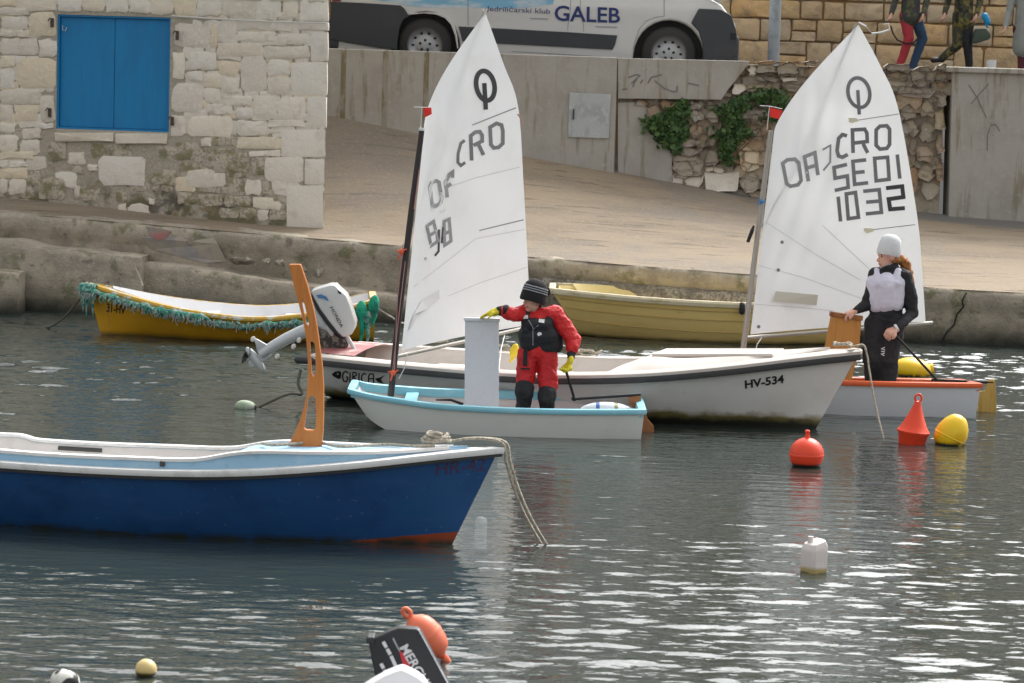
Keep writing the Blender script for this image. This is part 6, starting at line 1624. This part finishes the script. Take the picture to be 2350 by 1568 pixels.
def girl():
    z5 = Z(2080, 560, 3.563); Y = 24.5
    A = lambda zx, zy, dy=0: at(*z5(zx, zy), Y + dy)
    root = thing('person', 'girl in black sailing suit, lilac bib and white hat with ginger ponytail', 'person', (A(430, 1420).x, Y, .03))
    pr = []
    look = Vector((-.93, -.34, -.1)); hc = A(498, 285, -.01)
    head(pr, hc, look, .225)
    pr += [('c', A(505, 340), .052, A(520, 420), .058, 'fabric_black'), ('c', A(480, 395, -.03), .045, A(545, 385, .0), .05, 'fabric_black')]
    for q in (-1, 1): pr.append(('c', A(488 + 80 * q, 480), .092, A(480 + 62 * q, 760), .088, 'fabric_black'))
    pr += [('c', A(400, 445, .02), .062, A(620, 455, -.02), .066, 'fabric_black'), ('c', A(485, 520), .115, A(480, 800), .11, 'fabric_black')]
    pr += [('c', A(420, 850), .1, A(545, 860), .105, 'fabric_black')]
    pr += [('c', A(400, 900), .11, A(370, 1200, -.03), .10, 'fabric_black'), ('c', A(540, 900), .11, A(490, 1200, -.05), .10, 'fabric_black')]
    for x, x2, dy in ((372, 380, .05), (490, 510, -.03)):
        f = Vector((A(x2, 1420).x, Y + dy, .06)); pr += [('c', A(x, 1200, -.04), .098, A((x + x2) / 2, 1330, dy), .085, 'fabric_black'), ('c', A((x + x2) / 2, 1330, dy), .085, f, .06, 'fabric_black'), ('c', f + Vector((.03, .02, -.01)), .04, f + Vector((-.15, -.03, -.02)), .034, 'fabric_black')]
    # arm to the board (left)
    sh, el, wr = A(385, 450, .0), A(315, 720, -.03), A(225, 768, -.07)
    pr += [('c', sh, .062, el, .052, 'fabric_black'), ('c', el, .054, wr, .036, 'fabric_black')]
    hand(pr, A(215, 772, -.07), A(140, 800, -.07) - A(215, 772, -.07), (.1, .2, -1), 'skin', 1.08, .9, .15)
    # arm to the tiller (right)
    sh, el, wr = A(645, 470, -.01), A(715, 790, -.02), A(590, 925, -.18)
    pr += [('c', sh, .068, A(690, 620, -.01), .066, 'fabric_black'), ('c', A(690, 620, -.01), .066, el, .055, 'fabric_black'), ('c', el, .055, wr, .038, 'fabric_black')]
    hand(pr, A(575, 935, -.19), A(480, 985, -.22) - A(575, 935, -.19), (-.2, .3, -1), 'skin', 1.1, 1.2, .1)
    link('wrist_band', MB().lathe(A(575, 928, -.185), [(.03, -.012), (.036, -.008), (.036, .008), (.03, .012)], Matrix.Rotation(R(60), 3, 'Y'), 14), 'label_white', root, smooth=50)
    bd = blob('body', pr, root, .008, 2, (.008, 13))
    v = []
    for q in (-1, 1): v.append(('c', A(480 + 78 * q, 530, -.022), .098, A(478 + 66 * q, 705, -.018), .095, 'bib_lilac'))
    v += [('c', A(480, 545, -.035), .118, A(478, 690, -.03), .112, 'bib_lilac')]
    for a_, b_ in ((398, 410), (590, 560)): v.append(('c', A(a_, 425, -.035 if a_ < 450 else -.05), .034, A(b_, 530, -.085), .05, 'bib_lilac'))
    bib = blob('bib', v, root, .008, 3, (.004, 16))
    # hat, ponytail
    rot = Matrix.Rotation(R(9), 3, 'Y') @ Matrix.Rotation(R(-5), 3, 'X'); c = A(504, 262, 0)
    hp = [(0, .165), (.032, .163), (.062, .15), (.084, .122), (.095, .085), (.1, .05), (.103, .02), (.102, -.008), (.098, -.02), (.085, -.02)]
    link('hat', MB().lathe(c, hp, rot, 28).rough(.003, 20), 'hat_white', root, smooth=70)
    blob('hair', [('c', A(560, 320, -.03), .03, A(600, 310, .03), .035, 'hair_ginger'), ('c', A(600, 310, .02), .04, A(650, 350, .05), .045, 'hair_ginger'), ('c', A(650, 350, .05), .045, A(685, 430, .06), .035, 'hair_ginger'), ('c', A(685, 430, .06), .036, A(708, 510, .05), .026, 'hair_ginger'), ('c', A(708, 510, .05), .026, A(722, 575, .04), .01, 'hair_ginger'), ('c', A(565, 300, -.07), .012, A(560, 345, -.07), .006, 'hair_ginger')], root, .007, 2, (.008, 30))
    bv = BVHTree.FromPolygons([p.co + P2(root) for p in bd.data.vertices], [tuple(p.vertices) for p in bd.data.polygons])
    link_pieces('leg_print', strokes_mesh([[z5(470, 1100), z5(440, 1112), z5(472, 1124)], [z5(438, 1135), z5(470, 1140)], [z5(468, 1152), z5(440, 1160), z5(466, 1174)]], 2.2, bv, .005, 6), 'label_white', root)
    link('collar_trim', strokes_mesh([[z5(425, 395), z5(480, 370), z5(545, 350)]], 1.6, bv, .006, 6), 'print_gray', root)
girl()

def walkers():
    z = Z(2080, 0, 4.896); Y = 36.6
    A = lambda zx, zy, dy=0: at(*z(zx, zy), Y + dy)
    g = 2.60
    def mk(label, coat, legA, legB, hips, footA, footB, kneeA, kneeB, skirt=0, s=1.0):
        b = Vector((hips.x, Y, g)); root = thing('person', label, 'person', b); pr = []
        h0 = hips; sh = h0 + Vector((0, 0, .42 * s))
        pr += [('c', h0, .125, h0 + Vector((0, 0, .2)), .12, coat), ('c', sh + Vector((-.11, 0, 0)), .07, sh + Vector((.11, 0, 0)), .07, coat), ('c', h0 + Vector((0, 0, .2)), .12, sh, .11, coat)]
        if skirt: pr.append(('c', h0, .13, h0 - Vector((0, 0, skirt)), .14, coat))
        for (f, k, m, q) in ((footA, kneeA, legA, -1), (footB, kneeB, legB, 1)):
            hp = h0 + Vector((.06 * q, 0, -.03)); pr += [('c', hp, .085, k, .065, m), ('c', k, .065, f, .045, m), ('c', f + Vector((.02, 0, -.01)), .04, f + Vector((-.1, -.03, -.02)), .035, 'black')]
        for q in (-1, 1):
            a = sh + Vector((.16 * q, 0, -.02)); e = a + Vector((.04 * q, -.02, -.22)); w_ = e + Vector((-.05, -.08, -.18)); pr += [('c', a, .055, e, .045, coat), ('c', e, .045, w_, .035, coat)]
            hand(pr, w_, (w_ - e), (-1, 0, 0), 'skin', .95, .6)
        hc = sh + Vector((0, 0, .27)); pr.append(('c', sh, .05, hc, .05, 'skin')); head(pr, hc, Vector((-.9, -.4, 0)), .22)
        blob('body', pr, root, .011, 3, (.004, 12))
        link('hair', MB().ellipsoid(hc + Vector((.02, .01, .03)), (.085, .085, .095)).rough(.01, 20), 'hair_brown', root, smooth=60)
        return root
    r = mk('walker with one red and one dark blue leg on the upper road', 'coat_dark', 'leg_red', 'leg_blue', A(960, 170), A(800, 800, -.05) - Vector((0, 0, .12)), A(960, 800, .05) - Vector((0, 0, .1)), A(940, 470, -.06), A(1110, 470, .04), .04)
    strap = [A(720, 320, -.12), A(745, 410, -.13), A(800, 490, -.14), A(900, 535, -.14), A(1000, 525, -.14), A(1060, 460, -.13), A(1090, 380, -.12)]
    link('bag_strap', MB().tube(strap, .011, 6), 'black', r, smooth=60)
    r = mk('walker in dark patterned trousers striding on the upper road', 'camo', 'camo', 'fabric_black', A(1610, 170), A(1330, 720, .02), A(1690, 800, -.03) - Vector((0, 0, .1)), A(1530, 560, -.03), A(1660, 520, -.05), .1)
    c = A(1835, 430, -.14)
    bag = MB().prism([A(1760, 350, -.2), A(1890, 345, -.2), A(1950, 420, -.2), A(1935, 480, -.2), A(1780, 530, -.2), A(1715, 535, -.2), A(1740, 430, -.2)], [], Vector((0, .12, 0)))
    b = link('shoulder_bag', bag, 'bag_green', loc=c, bevel=.02, smooth=50); tag(b, 'dark green bag carried by the striding walker', 'bag')
    o = link('blue_bottle', MB().capsule(A(1870, 200, -.2), .045, A(1905, 270, -.2), .04).capsule(A(1890, 300, -.2), .018, A(1900, 330, -.2), .015), 'cyan', smooth=60, loc=A(1890, 330, -.2)); tag(o, 'bright blue bottle above the dark green bag', 'bottle')
    mk('person in grey coat and maroon trousers at the right edge', 'coat_grey', 'leg_maroon', 'leg_maroon', A(2350, 330), A(2320, 800) - Vector((0, 0, .1)), A(2400, 800) - Vector((0, 0, .1)), A(2330, 650), A(2400, 650), .25)
    p = A(1950, 760, -.3); p.z = g
    cup = link('white_pot', MB().lathe(p, [(0, 0), (.055, 0), (.065, .36), (.055, .36), (0, .35)], n=16), 'rail_white', smooth=40, loc=p); tag(cup, 'small white pot behind the parapet near the right edge', 'pot')
walkers()

# ================================================================== BUOYS AND FLOATS
def buoys():
    def rot_to(dx, dy=0): return Matrix.Rotation(R(dx), 3, 'Y') @ Matrix.Rotation(R(dy), 3, 'X')
    # round red
    c = wz(1850, 1070); r = .128; root = thing('buoy', 'round red ball buoy beside the white motor boat\'s bow', 'buoy', c)
    prof = [(r * math.sin(a), .085 - r * math.cos(a)) for a in np.linspace(.05, math.pi - .1, 22)]
    link('ball', MB().lathe(c, prof, n=32), 'buoy_red', root, smooth=60)
    link('band', MB().lathe(c, [(r * .985, .07), (r * 1.012, .075), (r * 1.012, .092), (r * .985, .097)], n=32), 'buoy_red', root, smooth=40)
    link('eye', MB().lathe(c, [(.022, .205), (.018, .225), (.014, .25), (.02, .258), (.016, .268), (0, .27)], n=12), 'buoy_red', root, smooth=50)
    # red cone
    c = wz(2092, 1018); root = thing('buoy', 'red cone shaped buoy with a ring on top', 'buoy', c); rt = rot_to(3)
    rt = Matrix.Rotation(R(4), 3, 'Y'); s = 1.0
    prof = [(.0, -.06), (.08, -.05), (.105, .0), (.118, .075), (.128, .085), (.13, .10), (.118, .112), (.095, .15), (.06, .23), (.035, .295), (.024, .335), (0, .34)]
    link('cone', MB().lathe(c, prof, Matrix.Rotation(R(6), 3, 'Y'), 32), 'buoy_red_two', root, smooth=45)
    cc = c + Matrix.Rotation(R(6), 3, 'Y') @ Vector((0, 0, .362)); link('ring', MB().tube([cc + Vector((.026 * math.cos(a), 0, .03 * math.sin(a))) for a in np.linspace(0, 2 * math.pi, 17)], .009, 8), 'buoy_red_two', root, smooth=60)
    # yellow pear
    c = wz(2184, 1020); root = thing('buoy', 'yellow pear shaped buoy beside the red cone buoy', 'buoy', c); rt = Matrix.Rotation(R(24), 3, 'Y')
    prof = [(0, -.12), (.07, -.11), (.115, -.06), (.128, .0), (.125, .05), (.105, .11), (.075, .155), (.05, .178), (.0, .19)]
    link('body', MB().lathe(c + Vector((-.015, 0, .06)), prof, rt, 32), 'buoy_yellow', root, smooth=60)
    link_pieces('seam', MB().lathe(c + Vector((-.015, 0, .06)), [(.1275, -.006), (.1315, 0), (.1275, .006)], rt, 32), 'buoy_yellow', root, smooth=60)
    # big yellow by the quay
    c = wz(2098, 862); root = thing('buoy', 'big yellow buoy lying behind the girl\'s dinghy', 'buoy', c)
    link('body', MB().ellipsoid(c + Vector((-.02, 0, .055)), (.19, .16, .115), Matrix.Rotation(R(6), 3, 'Y'), nu=28, nv=16), 'buoy_yellow', root, smooth=60)
    link('collar', MB().lathe(c + Vector((.15, 0, .06)), [(.02, -.03), (.055, -.03), (.06, 0), (.055, .03), (.02, .03)], Matrix.Rotation(R(80), 3, 'Y'), 20), 'buoy_yellow', root, smooth=50)
    # white jug
    c = wz(1867, 1312); root = thing('jug_float', 'white plastic jug floating upright near the right', 'jug', c)
    rz = Matrix.Rotation(R(35), 3, 'Z')
    mb = MB(); w2, d2 = .062, .068
    rows = []
    for (k, zz) in ((.86, -.10), (1, -.06), (1, .125), (.96, .15), (.78, .178), (.45, .186)):
        rows.append([c + rz @ Vector((sx * w2 * k + (.012 * (1 - k)), sy * d2 * k, zz + (.012 * sx * (k < .99)))) for sx, sy in ((-1, -.7), (-.7, -1), (.7, -1), (1, -.7), (1, .7), (.7, 1), (-.7, 1), (-1, .7))])
    mb.grid(rows, closeu=True); mb.f.append(tuple(range(len(mb.v) - 8, len(mb.v)))); mb.m.append(0)
    link('body', mb, 'jug_white', root, smooth=40); link('cap', MB().lathe(c + rz @ Vector((-.015, .02, .178)), [(0, .03), (.017, .03), (.018, 0), (.018, -.01)], n=12), 'jug_white', root, smooth=40)
    # orange foreground buoy
    z = Z(860, 1480, 6.876); Yb = 14.0
    c = at(*z(1480, 850), Yb); root = thing('buoy', 'faded orange buoy tilted behind the black outboard motor', 'buoy', (c.x, c.y, 0))
    a, b = at(*z(1130, 420), Yb), at(*z(1720, 1130), Yb); ax = (a - b).normalized(); s_ = ax.cross(Vector((0, 1, 0))).normalized(); t_ = s_.cross(ax); rt = Matrix((s_, t_, ax)).transposed()
    Lb = (a - b).length
    prof = [(0, -.5), (.04, -.48), (.09, -.42), (.25, -.33), (.32, -.18), (.345, .0), (.335, .15), (.29, .28), (.21, .37), (.12, .42), (.07, .46), (.0, .46)]
    link('body', MB().lathe((a + b) / 2, [(r_ * Lb * .92, zz * Lb * 1.05) for r_, zz in prof], rt, 32), 'buoy_orange', root, smooth=60)
    link_pieces('seam', MB().lathe((a + b) / 2, [(.343 * Lb * .92, -.012), (.35 * Lb * .93, 0), (.343 * Lb * .92, .012)], rt, 32), 'buoy_orange', root, smooth=60)
    e = at(*z(1080, 360), Yb); link('eye', MB().tube([e + s_ * .016 * math.cos(k) + ax * .024 * math.sin(k) for k in np.linspace(0, 2 * math.pi, 13)], .012, 8), 'buoy_orange', root, smooth=60)
    link('tail', MB().tube([b, b - ax * .08, Vector((b.x + .05, b.y, -.06))], [.022, .014, .01], 8), 'buoy_orange', root, smooth=60)
    # cream and piebald balls
    c = wz(335, 1552); r = .052
    o = link('ball_float', MB().lathe(c, [(r * math.sin(t), .032 - r * math.cos(t)) for t in np.linspace(.05, math.pi - .05, 16)], n=24), 'buoy_cream', smooth=60, loc=c); tag(o, 'small cream ball float with dark waterline at bottom left', 'float')
    c = wz(150, 1580); r = .056
    root = thing('ball_float', 'white float with black blotches at the bottom left corner', 'float', c)
    link('ball', MB().lathe(c + Vector((.012, 0, 0)), [(r * math.sin(t), .03 - r * math.cos(t)) for t in np.linspace(.05, math.pi - .05, 16)], n=24), 'buoy_white', root, smooth=60)
    link('ball', MB().lathe(c + Vector((-.02, .02, .004)), [(r * .95 * math.sin(t), .03 - r * .95 * math.cos(t)) for t in np.linspace(.05, math.pi - .05, 16)], n=24), 'buoy_white', root, smooth=60)
    # green float left of the white boat
    c = wz(563, 938); root = thing('float', 'pale green small float tied to the white boat\'s stern', 'float', c)
    link('body', MB().ellipsoid(c + Vector((0, 0, .02)), (.085, .06, .052), nu=18, nv=12).rough(.006, 14), 'float_green', root, smooth=60)
    link('knot', MB().ellipsoid(c + Vector((.08, -.01, .02)), (.02, .015, .015)), 'rope_dark', root, smooth=60)
    # bottle by the blue bow
    c = wz(1102, 1262); root = thing('plastic_bottle', 'clear plastic bottle floating upright below the blue bow', 'bottle', c)
    prof = [(.035, -.04), (.037, 0), (.037, .06), (.034, .07), (.037, .08), (.037, .13), (.034, .14), (.037, .15), (.036, .185), (.02, .20), (0, .203)]
    link('shell', MB().lathe(c, prof, n=20), 'bottle', root, smooth=50)
    # yellow item behind the child
    p = at(1180, 806, 23.55); o = link('yellow_float', MB().ellipsoid(p, (.035, .03, .065), Matrix.Rotation(R(15), 3, 'Y')).capsule(p + Vector((-.01, 0, -.06)), .016, p + Vector((-.03, 0, -.085)), .01), 'yellow_plastic', smooth=60, loc=p - Vector((0, 0, .09))); tag(o, 'small yellow float on the white motor boat behind the child', 'float')
buoys()
